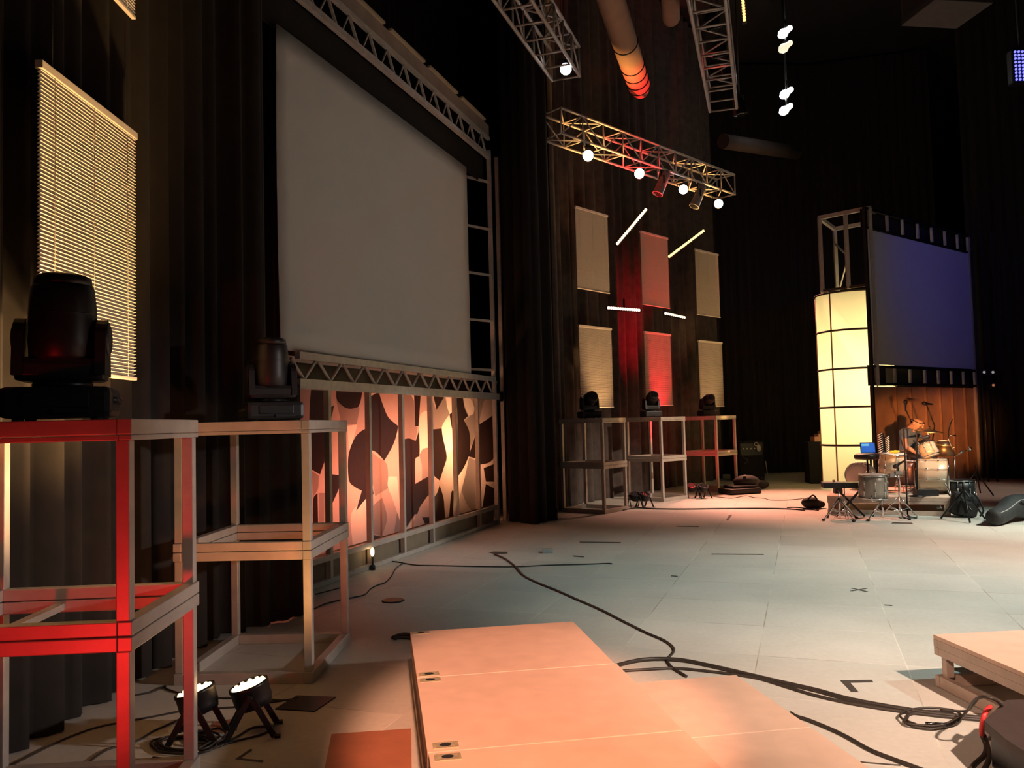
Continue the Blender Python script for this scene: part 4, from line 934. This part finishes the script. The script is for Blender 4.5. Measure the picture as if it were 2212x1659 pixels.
MB().tube(smooth_pts([(.36, -.31, .5), (.38, -.33, .2), (.37, -.33, .02)]), .012, 6).build('drop_cable', GREY, t)
tg_ = tag(MB().ball((0, 0, .0), (.055, .02, .09), 14).ring((-.06, 0, .10), .045, .012, (0, 1, 0), 16, 6).build('cup', GREY), 'pale cup like fitting hung on the black amplifier rack', 'fitting')
q = AT(1639, 968, p.y-.03); tg_.location = q
# ------------------------------------------------------------------ drum kit
KIT = 'drums of the drum kit'
def drum(label, c, axis, R, L, name='drum', shell=SPARK, head=HEADM, group=KIT, legs=0, bottom=None, lugs=8):
    """c = centre of the shell; axis points to the struck head"""
    c = Vector(c); ax = Vector(axis).normalized(); T = Matrix.Translation(c) @ ax.to_track_quat('Z', 'Y').to_matrix().to_4x4()
    t = thing(name, label, 'drum', tuple(c), 0, group)
    MB().lathe([(R, -L/2), (R, -L/6), (R, L/6), (R, L/2)], T, 34).build('shell', shell, t, True)
    MB().lathe([(R*.985, L/2+.001), (R*.97, L/2+.012), (R*.5, L/2+.0135), (.001, L/2+.014)], T, 34).build('head', head, t, True)
    MB().lathe([(.001, -L/2-.013), (R*.97, -L/2-.012), (R*.985, -L/2-.001)], T, 34).build('bottom_head', bottom or head, t, True)
    for s in (-1, 1): MB().ring(T @ Vector((0, 0, s*(L/2+.006))), R+.008, .010, tuple(ax), 36, 8).build('hoop', CHROME, t, True)
    for k in range(lugs):
        a = 2*PI*k/lugs+.2; mb = MB()
        for s in (-1, 1):
            mb.rod(T @ Vector((math.cos(a)*(R+.012), math.sin(a)*(R+.012), s*L/2)), T @ Vector((math.cos(a)*(R+.012), math.sin(a)*(R+.012), -s*.003)), .004, 6)
            mb.ball(T @ Vector((math.cos(a)*(R+.008), math.sin(a)*(R+.008), s*L*.2)), .016, 8)
        mb.build('lug', CHROME, t, True)
    if legs:
        for k in range(legs):
            a = 2*PI*k/legs+.5; p0 = c+Vector((math.cos(a), math.sin(a), 0))*(R+.02); z0 = .29 if legs == 3 else 0
            MB().tube([p0+Vector((0, 0, .05)), p0+Vector((0, 0, -L*.3)), Vector((p0.x+.04*math.cos(a), p0.y+.04*math.sin(a), z0+.008))], .009, 8).build('leg', CHROME, t, True)
    return t
def tripod(mb, c, z0, h, rad, r=.009, n=3, ph=.4, foot=True):
    for k in range(n):
        a = ph+2*PI*k/n; f_ = Vector((c[0]+rad*math.cos(a), c[1]+rad*math.sin(a), z0+.012)); mb.rod((c[0], c[1], z0+h), f_, r, 7)
        mb.rod((c[0], c[1], z0+h*.35), (c[0]+rad*.55*math.cos(a), c[1]+rad*.55*math.sin(a), z0+h*.47), r*.7, 6)
# bass drum on the riser, head towards the right
pb = AT(2015, 1017, 13.45); BR = .265; zc = .29+BR+.03; axb = (wr2*.99+fd2*.06).normalized()
t = drum('big champagne bass drum lying on the drum riser', (pb.x, pb.y, zc), axb, BR, .44, 'bass_drum', lugs=10)
for s in (-1, 1):
    q = Vector((pb.x, pb.y, zc))+axb*.12+fd2*(s*BR*.8); MB().rod(q, (q.x+fd2.x*s*.12+axb.x*.1, q.y+fd2.y*s*.12+axb.y*.1, .30), .009, 8).build('spur', CHROME, t, True)
pt = AT(2005, 972, 13.55); drum('champagne rack tom above the bass drum', tuple(pt), (-.25, .35, .9), .135, .20, 'rack_tom')
t = thing('tom_post', 'chrome post holding the rack tom above the bass drum', 'drum hardware', (pb.x, pb.y, zc+BR+.01))
MB().rod((pb.x, pb.y, zc+BR-.005), (pt.x, pt.y+.05, pt.z-.12), .013, 8).build('post', CHROME, t, True); MB().ball((pt.x, pt.y+.05, pt.z-.13), .025, 10).build('clamp', CHROME, t, True)
pf = AT(1928, 1002, 13.7); drum('orange lit tom at the left of the drummer', (pf.x, pf.y, pf.z), (.05, -.12, 1), .20, .33, 'floor_tom', legs=3)
ps = AT(1964, 1030, 13.75); drum('dark reddish floor tom behind the microphone stand', (ps.x, ps.y, .29+.13+.19), (0, 0, 1), .17, .38, 'floor_tom', mat('red_brown_sparkle', (.24, .12, .10), .35, .3, .3, 200), legs=3)
# snare like grey drum in front of the riser on a chrome stand
pg = AT(1886, 1050, 12.6); drum('grey drum with a white head standing in front of the riser', (pg.x, pg.y, pg.z), (0.02, -.06, 1), .195, .33, 'snare_drum', mat('grey_shell', (.36, .33, .28), .35, .1, .12, 90))
t = thing('drum_stand', 'chrome tripod stand carrying the grey drum', 'drum stand', (pg.x+.13, pg.y, 0))
cz = (pg.x+.13, pg.y, 0); mb = MB(); tripod(mb, cz, 0, .30, .36, .012, 3, -.5); mb.build('leg_set', CHROME, t, True)
MB().rod((cz[0], cz[1], .03), (cz[0], cz[1], pg.z-.20), .014, 8).build('post', CHROME, t, True)
for k in range(3):
    a = 2*PI*k/3; MB().tube([Vector((cz[0], cz[1], pg.z-.24)), Vector((pg.x+.205*math.cos(a), pg.y+.205*math.sin(a), pg.z-.205)), Vector((pg.x+.225*math.cos(a), pg.y+.225*math.sin(a), pg.z-.12))], .009, 7).build('basket_arm', CHROME, t, True)
for k in range(3):
    a = -.5+2*PI*k/3; MB().ball((cz[0]+.36*math.cos(a), cz[1]+.36*math.sin(a), .018), (.03, .03, .018), 10).build('rubber_foot', RUBBER, t, True)
t = thing('cymbal_stand', 'folded chrome stand on the floor right of the grey drum', 'stand', (pg.x+.42, pg.y-.05, 0))
cz = (pg.x+.40, pg.y+.02, 0); mb = MB(); tripod(mb, cz, 0, .34, .30, .010, 3, .2); mb.build('leg_set', CHROME, t, True); MB().rod((cz[0], cz[1], .02), (cz[0], cz[1], .78), .012, 8).build('post', CHROME, t, True)
MB().box((cz[0], cz[1], .70), (.10, .06, .05), cham=.01).build('clamp', GREY, t, True); MB().box((cz[0]-.10, cz[1], .66), (.07, .05, .06), cham=.01).build('clamp', GREY, t, True)
# small bass drum on its side with pink lit head
pk = AT(1852, 1027, 14.6); drum('small drum lying on its side with a pink lit head', (pk.x+.08, pk.y+.05, .525), (-.62, -.78, .05), .215, .30, 'bass_drum', bottom=HEADM)
# cymbals
def cymbal(label, c, R, axis, stand_base, z0):
    c = Vector(c); ax = Vector(axis).normalized(); T = Matrix.Translation(c) @ ax.to_track_quat('Z', 'Y').to_matrix().to_4x4()
    t = thing('cymbal', label, 'cymbal', (stand_base[0], stand_base[1], z0), 0, 'cymbals on stands')
    MB().lathe([(R, -.012), (R*.6, .006), (R*.22, .018), (R*.18, .036), (R*.08, .045), (.004, .046), (.004, .042), (R*.17, .030), (R*.6, .002), (R, -.0135)], T, 36).build('bow', BRASS, t, True)
    mb = MB(); tripod(mb, stand_base, z0, .25, .24, .009); mb.build('leg_set', CHROME, t, True)
    MB().tube([Vector((stand_base[0], stand_base[1], z0+.03)), Vector((stand_base[0], stand_base[1], c.z-.2)), c+ax*.07], .010, 8).build('post', CHROME, t, True)
    MB().lathe([(.016, .046), (.016, .065), (.006, .085)], T, 12).build('wing_nut', CHROME, t, True)
    return t
c1 = AT(2007, 931, 14.1); cymbal('brass ride cymbal beside the drummer at chest height', tuple(c1), .23, (.06, -.10, 1), (c1.x+.02, c1.y+.15, 0), .29)
c2 = AT(2037, 952, 13.9); t = cymbal('upside down bell shaped cymbal pair on the stand right of the rack tom', tuple(c2+Vector((0, 0, -.06))), .16, (.08, -.1, 1), (c2.x+.02, c2.y+.08, 0), .29)
T = Matrix.Translation(c2+Vector((0, 0, -.05))); MB().lathe([(.09, .035), (.12, -.03), (.19, -.20), (.17, -.20), (.10, -.03), (.07, .03)], T, 26).build('bell_cone', mat('dark_bronze', (.20, .15, .09), .35, .8, .15, 20), t, True)
MB().ball(c2+Vector((0, 0, .0)), (.075, .06, .012), 14).build('felt', PAPER, t, True)
t = thing('boom_stand', 'chrome boom stand with two curved arms right of the bass drum', 'stand', (AT(2062, 1000, 13.8).x, 13.8, 0))
bx = AT(2062, 1000, 13.8); mb = MB(); tripod(mb, (bx.x+.03, bx.y), .0, .35, .14, .010); mb.build('leg_set', CHROME, t, True)
MB().rod((bx.x, bx.y, .03), tuple(AT(2061, 982, 13.8)), .012, 8).build('post', CHROME, t, True)
MB().tube(smooth_pts([AT(2061, 985, 13.8), AT(2056, 965, 13.8), AT(2049, 948, 13.8), AT(2050, 925, 13.85), AT(2057, 905, 13.9)]), .009, 7).build('arm', CHROME, t, True)
MB().rod(AT(2060, 987, 13.8), AT(2088, 972, 13.7), .010, 7).build('arm', CHROME, t, True); MB().ball(AT(2076, 977, 13.74), .028, 10).build('clamp', CHROME, t, True)
MB().ball(AT(2095, 969, 13.68), (.03, .03, .04), 10).build('clamp', CHROME, t, True); MB().rod(AT(2050, 941, 13.8), AT(2065, 941, 13.8), .012, 8).build('clamp', CHROME, t, True)
# microphones overhead
def mic_stand(label, base, z0, path, mic, mdir, m=BLACKM):
    t = thing('microphone_stand', label, 'microphone stand', (base[0], base[1], z0), 0, 'microphone stands round the drums')
    MB().lathe([(.13, 0), (.13, .012), (.03, .03), (.016, .05)], Matrix.Translation((base[0], base[1], z0)), 24).build('base', m, t, True)
    MB().tube([Vector((base[0], base[1], z0+.03))]+[Vector(q) for q in path], .012, 8).build('pole', m, t, True)
    d = Vector(mdir).normalized(); mic = Vector(mic); T = Matrix.Translation(mic) @ d.to_track_quat('Z', 'Y').to_matrix().to_4x4()
    MB().lathe([(.014, -.14), (.02, -.02), (.028, .0), (.034, .02), (.034, .05), (.02, .07)], T, 14).build('microphone', BLACKP, t, True)
    return t
a = AT(1956, 872, 14.6); b = AT(1975, 905, 14.75)
mic_stand('black microphone stand whose mic rises behind the bald head', (b.x+.15, b.y+.15, 0), .29, [(b.x+.15, b.y+.15, 1.1), tuple(a+Vector((.02, .03, -.12)))], tuple(a), (-.1, -.3, .9))
a = AT(2001, 873, 14.5); b = AT(2019, 920, 14.6)
mic_stand('black overhead microphone stand leaning above the ride cymbal', (b.x+.08, b.y+.3, 0), .29, [(b.x+.08, b.y+.3, 1.0), tuple(b), tuple(a)], tuple(a+Vector((-.02, -.02, .01))), (-1, -.3, .12))
a = AT(1952, 975, 13.0); b = AT(1959, 1088, 12.42); q = F(1961, 1119)
mic_stand('tall black microphone stand in front of the riser with a short boom', (q.x, q.y, 0), 0, [tuple(AT(1952, 925, 12.75)), tuple(AT(1951, 922, 12.75))], tuple(AT(1938, 1005, 12.8)), (-.8, -.2, -.4))
a = AT(1981, 1068, 13.02); mic_stand('tall black microphone stand standing on the riser by the bass drum', (a.x, a.y, 0), .29, [tuple(AT(1980, 935, 13.05)), tuple(AT(1979, 930, 13.05))], tuple(AT(1999, 945, 13.1)), (.9, .1, .1))
# rack of chimes, towel, box on the riser
for px, nm in ((1907, 'tall dark rack of white rungs left of the drummer'), (1914, 'second shorter rack of white rungs beside the first')):
    p = AT(px, 978, 13.75); h = .33 if px == 1907 else .27; t = thing('chime_rack', nm, 'chime rack', tuple(p), 0, 'chime racks')
    MB().bar((0, 0, 0), (.0, 0, h), .045, .03, (0, 1, 0)).build('spine', BLACKM, t)
    mb = MB()
    for k in range(9): mb.rod((-.085 if px == 1907 else -.01, -.02, .02+k*h/9-.025), (-.005 if px == 1907 else .055, -.02, .035+k*h/9), .0065, 6)
    mb.build('rung', PAPER, t)
    MB().rod((0, .01, 0), (0, .01, -(p.z-.29)), .012, 8).build('post', BLACKM, t)
p = AT(1932, 974, 13.68); mb = MB()
for i in range(7): mb.ball((p.x-.06+.02*i, p.y+rnd.uniform(-.03, .03), pf.z+.33/2+.03+rnd.uniform(0, .02)), (.035, .04, .018), 10)
tag(mb.build('yellow_cloth', YELLOW), 'crumpled bright yellow cloth on the orange lit tom', 'cloth')
p = F(2007, 1073, .29); tag(MB().box((p.x, p.y+.10, .29+.055), (.34, .16, .11), cham=.008).build('power_box', BLACKP), 'black box at the front edge of the drum riser', 'box')
p = F(1998, 1059, .29); t = thing('bass_pedal', 'bass drum pedal on the riser in front of the bass drum', 'pedal', (pb.x-.32, pb.y+.05, .29), .4)
MB().box((0, 0, .012), (.28, .09, .02), cham=.006).build('base_plate', GREY, t); MB().bar((-.12, 0, .03), (.10, 0, .09), .07, .012).build('footboard', CHROME, t); MB().rod((.12, -.05, .02), (.12, .05, .14), .01, 8).build('post', CHROME, t)
# stool and laptop left of the kit
p = AT(1873, 985, 14.3); t = thing('drum_stool', 'black round padded stool standing before the glowing column', 'stool', (p.x, p.y, .29)); p.z -= .29
MB().lathe([(.12, p.z-.06), (.20, p.z-.055), (.215, p.z-.02), (.21, p.z+.02), (.17, p.z+.04), (.001, p.z+.045)], n=30).build('seat', BLACKP, t)
MB().rod((0, 0, .1), (0, 0, p.z-.05), .016, 10).build('post', BLACKM, t); mb = MB(); tripod(mb, (0, 0), 0, .34, .26, .012); mb.build('leg_set', CHROME, t)
p2_ = AT(1889, 990, 14.5); t = thing('laptop_stand', 'dark stand behind the stool holding an open laptop', 'stand', (p2_.x+.02, p2_.y+.2, .29))
zl = AT(1889, 981, 14.7).z-.29; MB().rod((0, 0, .1), (0, 0, zl-.02), .02, 10).build('post', BLACKM, t); mb = MB(); tripod(mb, (0, 0), 0, .30, .15, .013); mb.build('leg_set', BLACKM, t); MB().box((0, 0, zl-.012), (.30, .24, .016)).build('tray', BLACKM, t)
t = thing('laptop', 'open laptop with a glowing blue screen left of the drummer', 'laptop', (p2_.x+.02, p2_.y+.2, zl+.29), 0)
MB().box((0, 0, .010), (.26, .18, .016), cham=.004).build('keyboard_base', BLACKP, t); R_ = Matrix.Rotation(-.12, 3, 'X')
MB().box((0, .10, .115), (.27, .012, .19), R_, cham=.003).build('lid', BLACKP, t); MB().box((0, .092, .115), (.25, .004, .17), R_).build('display', emi('blue_display', (.03, .14, .55), .9), t)
MB().box((-.05, .0895, .165), (.13, .003, .04), R_).build('window', emi('cyan_display', (.15, .5, .75), .9), t)
# keyboard bench with papers
k0, k1 = AT(1776, 1046, 13.0), AT(1862, 1049, 12.9); kc = (k0+k1)/2
t = thing('keyboard_stand', 'black keyboard on a crossed stand left of the grey drum', 'keyboard', (kc.x, kc.y, 0)); kd = (k1-k0); kd.z = 0; kl = kd.length; kd.normalize(); kn = Vector((-kd.y, kd.x, 0)); zk = kc.z
R_ = Matrix((kd, kn, Vector((0, 0, 1)))).transposed()
MB().box((kc.x, kc.y, zk), (kl, .26, .085), R_, cham=.01).build('keyboard', BLACKP, t, True)
for s in (-1, 1):
    MB().bar(Vector((kc.x, kc.y, 0))+kd*(.10+s*.22)+kn*(s*.03)+Vector((0, 0, .015)), Vector((kc.x, kc.y, 0))+kd*(.10-s*.20)+kn*(s*.03)+Vector((0, 0, zk-.04)), .03, .03).build('cross_leg', BLACKM, t, True)
o = tag(MB().box((kc.x-kd.x*.14, kc.y-kd.y*.14, zk+.045), (.30, .22, .004), R_).build('sheet_paper', PAPER), 'white paper lying on the black keyboard', 'paper')
tag(MB().box((kc.x-kd.x*.12, kc.y-kd.y*.12, zk+.065), (.03, .03, .035)).build('small_cup', LUMBER), 'tiny brown pot on the white paper', 'pot')
t = thing('folding_stand', 'chrome tripod stand under the left end of the keyboard', 'stand', (kc.x-.15, kc.y-.35, 0)); cz = (kc.x-.17, kc.y-.30)
mb = MB(); tripod(mb, cz, 0, .34, .30, .010, 4, .3); mb.build('leg_set', CHROME, t, True); MB().rod((cz[0], cz[1], .03), (cz[0], cz[1], zk-.05), .013, 8).build('post', CHROME, t, True)
for k in range(4):
    a = .3+2*PI*k/4; MB().ball((cz[0]+.30*math.cos(a), cz[1]+.30*math.sin(a), .02), (.03, .03, .02), 10).build('rubber_foot', RUBBER, t, True)
p = F(1838, 1124); t = thing('thin_stand', 'thin grey pole stand between the keyboard and the grey drum', 'stand', (p.x, p.y+.2, 0)); mb = MB(); tripod(mb, (0, 0), 0, .16, .17, .007); mb.build('leg_set', CHROME, t); MB().rod((0, 0, .02), (0, 0, .52), .009, 8).build('post', CHROME, t)
p = AT(1810, 1060, 13.9); tag(MB().box((p.x, p.y, .29+.045), (.13, .10, .09), cham=.01).build('small_case', BLACKP), 'small black case on the left end of the drum riser', 'case')
p = F(1750, 1100); t = thing('cable_bag', 'black bag spilling cables left of the drum riser', 'bag', (p.x+.05, p.y+.1, 0))
MB().ball((0, 0, .10), (.16, .13, .10), 16).ball((.12, .02, .07), (.14, .11, .07), 14).build('body', BAGM, t); MB().tube(smooth_pts([(-.08, -.08, .16), (0, -.12, .24), (.08, -.08, .17)]), .014, 6).build('strap', BAGM, t)
MB().ball((.0, -.11, .11), (.03, .015, .03), 8).build('label_tag', PAPER, t)
# backpack, tripods and dark drum right of the riser
p = AT(2072, 1040, 13.3); drum('dark drum in the shade right of the bass drum', (p.x, p.y, .30+.0), (0, 0, 1), .22, .40, 'floor_tom', BLACKP, BLACKM, legs=4)
p = F(2090, 1118); t = thing('backpack', 'dark green black backpack slumped at the right end of the drum riser', 'backpack', (p.x, p.y+.1, 0), -.25)
MB().box((0, 0, .185), (.36, .24, .36), Matrix.Rotation(.22, 3, 'Y'), cham=.075).build('body', BAGM, t); MB().box((.03, -.14, .14), (.26, .09, .22), Matrix.Rotation(.22, 3, 'Y'), cham=.035).build('pocket', BAGM, t)
for sx in (-.10, .12): MB().tube(smooth_pts([(sx, -.13, .36), (sx+.05, -.19, .28), (sx+.10, -.20, .12), (sx+.06, -.16, .03)]), .014, 6).build('strap', BAGM, t)
MB().tube(smooth_pts([(-.06, -.02, .36), (-.02, -.04, .43), (.04, -.02, .38)]), .013, 6).build('grab_handle', BAGM, t); MB().rod((.02, -.19, .19), (.07, -.185, .12), .006, 6).build('zip', CHROME, t)
for i, (bx_, by_, ph, nm) in enumerate(((2080, 1127, .2, 'black folded tripod leaning before the backpack'), (2128, 1070, .9, 'black tripod with long legs behind the backpack'))):
    p = F(bx_, by_); t = thing('black_tripod', nm, 'tripod', (p.x, p.y+.1, 0), 0, 'black tripods'); apex = Vector((p.x+(.1 if i == 0 else -.08), p.y+.12, .45))
    for k in range(3):
        a = ph+2*PI*k/3; f_ = Vector((apex.x+.34*math.cos(a), apex.y+.34*math.sin(a), .012)); MB().rod(apex, f_, .014, 8).build('leg', BLACKM, t, True)
    MB().rod(apex-Vector((0, 0, .1)), apex+Vector((0, 0, .12)), .02, 8).build('column', BLACKM, t, True)
# guitar bag at the right edge
p = F(2160, 1135); g = AT(2170, 1110, p.y); t = thing('guitar_bag', 'black padded guitar bag lying at the right edge of the picture', 'instrument bag', (p.x, p.y, 0))
gx = Vector((.80, .60, 0)); g0 = F(2150, 1136); pr_ = [(-.10, .02, .10), (-.095, .06, .10), (-.07, .095, .10), (-.03, .115, .115), (.03, .122, .125), (.15, .125, .135), (.30, .130, .165), (.42, .140, .20), (.55, .155, .23), (.70, .17, .22), (.95, .18, .19), (1.1, .18, .185), (1.2, .15, .18), (1.24, .05, .18)]
MB().tube([g0+gx*a_+Vector((0, 0, max(z_, r_+.001))) for a_, r_, z_ in pr_], .1, 20, radii=[q_[1] for q_ in pr_]).build('body', BAGM, t, True)
sd = Vector((gx.y, -gx.x, 0))
MB().tube([g0+gx*a_+Vector((0, 0, max(z_, r_+.001)+r_*.62))+sd*r_*.80 for a_, r_, z_ in pr_[3:-2]], .006, 6).build('zip', GREY, t, True)
MB().tube(smooth_pts([g0+gx*.5+sd*.15+Vector((0, 0, .30)), g0+gx*.58+sd*.20+Vector((0, 0, .33)), g0+gx*.68+sd*.18+Vector((0, 0, .30))]), .014, 6).build('handle', BAGM, t, True)
# ------------------------------------------------------------------ drummer
def skinned(name, nodes, edges, m, parent, sub=2, root=0, smooth=True):
    me = bpy.data.meshes.new(name); me.from_pydata([tuple(n_[0]) for n_ in nodes], edges, [])
    o = bpy.data.objects.new(name, me); COL.objects.link(o); o.parent = parent
    s = o.modifiers.new('skin', 'SKIN'); s.use_smooth_shade = True
    for v, n_ in zip(me.skin_vertices[0].data, nodes):
        v.radius = n_[1] if hasattr(n_[1], '__len__') else (n_[1], n_[1]); v.use_root = False
    me.skin_vertices[0].data[root].use_root = True
    if sub: u_ = o.modifiers.new('smooth', 'SUBSURF'); u_.levels = sub; u_.render_levels = sub
    me.materials.append(m); PMAT[o.name] = PMAT[parent.name]
    return o
hp = AT(1965, 905, 14.45)
man = thing('drummer', 'bald person in a blue grey shirt seated behind the drums, looking down', 'person', (hp.x, hp.y, .29), .6)
# local: faces -Y; seat height .46
N = {}; nodes = []; edges = []
def nd(k, p, r, par_=None):
    N[k] = len(nodes); nodes.append((p, r))
    if par_: edges.append((N[par_], N[k]))
def bow(p, a=math.radians(27)):
    y, z = p[1]+.05, p[2]-1.06; return (p[0], -.05+y*math.cos(a)-z*math.sin(a), 1.06+y*math.sin(a)+z*math.cos(a))
nd('pelvis', (0, .10, .54), (.135, .11)); nd('waist', (0, .09, .68), (.13, .10), 'pelvis'); nd('chest', (0, .04, .86), (.15, .11), 'waist'); nd('upper', (0, .0, .98), (.11, .085), 'chest')
nd('neck', (0, -.05, 1.06), .056, 'upper'); nd('skull0', bow((0, -.085, 1.12)), .075, 'neck'); nd('skull1', bow((0, -.10, 1.19)), .098, 'skull0'); nd('crown', bow((0, -.10, 1.25)), .078, 'skull1')
nd('chin', bow((0, -.165, 1.11)), .042, 'skull0')
for s, k in ((1, 'r'), (-1, 'l')):
    nd('sh'+k, (s*.18, .01, .98), .062, 'upper'); nd('el'+k, (s*.27, -.06, .74), .045, 'sh'+k); w = (s*.17, -.27, .66) if k == 'r' else (s*.16, -.25, .60)
    nd('wr'+k, w, .030, 'el'+k); nd('pm'+k, (w[0]-s*.02, w[1]-.07, w[2]-.012), (.036, .022), 'wr'+k)
    nd('hip'+k, (s*.09, .04, .53), .088, 'pelvis'); nd('kn'+k, (s*.19, -.36, .50), .062, 'hip'+k); nd('an'+k, (s*.20, -.38, .09), .040, 'kn'+k); nd('toe'+k, (s*.21, -.54, .045), .036, 'an'+k)
    for f_, (dx, ln) in enumerate(((-.026, .055), (-.009, .066), (.009, .062), (.026, .048))):
        b_ = (w[0]-s*.02+dx, w[1]-.105, w[2]-.018); nd('f%s%d' % (k, f_), b_, .0088, 'pm'+k); nd('g%s%d' % (k, f_), (b_[0], b_[1]-ln*.5, b_[2]-.018), .0080, 'f%s%d' % (k, f_)); nd('h%s%d' % (k, f_), (b_[0], b_[1]-ln*.35, b_[2]-.045), .0070, 'g%s%d' % (k, f_))
    nd('t'+k, (w[0]-s*.062, w[1]-.055, w[2]-.008), .0095, 'pm'+k); nd('u'+k, (w[0]-s*.072, w[1]-.095, w[2]-.02), .0085, 't'+k)
skinned('body', nodes, edges, SKIN, man)
sh = [((0, .10, .57), (.150, .125)), ((0, .09, .68), (.150, .12)), ((0, .04, .86), (.17, .13)), ((0, .0, .985), (.125, .10)), ((.185, .01, .985), .078), ((.24, -.03, .85), .070), ((-.185, .01, .985), .078), ((-.24, -.03, .85), .070), ((0, -.035, 1.045), .066)]
skinned('shirt', sh, [(0, 1), (1, 2), (2, 3), (3, 4), (4, 5), (3, 6), (6, 7), (3, 8)], SHIRT, man)
pa = [((0, .10, .55), (.15, .125)), ((.09, .04, .535), .102), ((.19, -.35, .505), .078), ((.20, -.375, .12), .055), ((-.09, .04, .535), .102), ((-.19, -.35, .505), .078), ((-.20, -.375, .12), .055)]
skinned('trousers', pa, [(0, 1), (1, 2), (2, 3), (0, 4), (4, 5), (5, 6)], PANTS, man)
for s in (-1, 1):
    MB().ball(bow((s*.098, -.085, 1.165)), (.014, .025, .034), 10).build('ear', SKIN, man); MB().ball(bow((s*.036, -.185, 1.175)), (.012, .010, .009), 8).build('eye', PAPER, man)
    MB().ball((s*.20, -.50, .045), (.05, .13, .045), 12).build('shoe', BLACKP, man)
MB().ball(bow((0, -.205, 1.145)), (.016, .022, .026), 10).build('nose', SKIN, man)
MB().ball(bow((0, -.190, 1.112)), (.030, .012, .008), 10).build('mouth', mat('lips', (.42, .18, .15), .5, 0, .05, 10), man)
MB().ball(bow((0, -.172, 1.095)), (.058, .045, .040), 12).build('beard', mat('grey_beard', (.16, .14, .13), .9, 0, .2, 60), man)
MB().tube(smooth_pts([bow(q_) for q_ in [(-.085, .0, 1.20), (-.100, -.06, 1.21), (-.085, -.15, 1.205), (0, -.197, 1.205), (.085, -.15, 1.205), (.100, -.06, 1.21), (.085, .0, 1.20)]]), .007, 6).build('headband', BLACKM, man)
MM = PMAT[man.name]
t = thing('throne', 'round black drum throne under the seated drummer', 'stool', tuple(MM @ Vector((0, .12, 0))), 0)
MB().lathe([(.10, .33), (.17, .34), (.18, .40), (.15, .43), (.001, .435)], n=26).build('seat', BLACKP, t); MB().rod((0, 0, .05), (0, 0, .35), .016, 8).build('post', CHROME, t); mb = MB(); tripod(mb, (0, 0), 0, .22, .2, .010); mb.build('leg_set', CHROME, t)
w0 = MM @ Vector((.13, -.37, .62)); w1 = MM @ Vector((-.12, -.36, .565)); e0_ = AT(1975, 946, 13.9)
tag(MB().rod(w1, w1+(e0_-w1).normalized()*.42, .007, 8).build('drum_stick', PAPER), 'pale drum stick held out over the drums', 'drum stick', 'drum sticks')
tag(MB().rod(w0, w0+Vector((.16, -.30, .10)), .007, 8).build('drum_stick', PAPER), 'drum stick in the hand nearer the ride cymbal', 'drum stick', 'drum sticks')
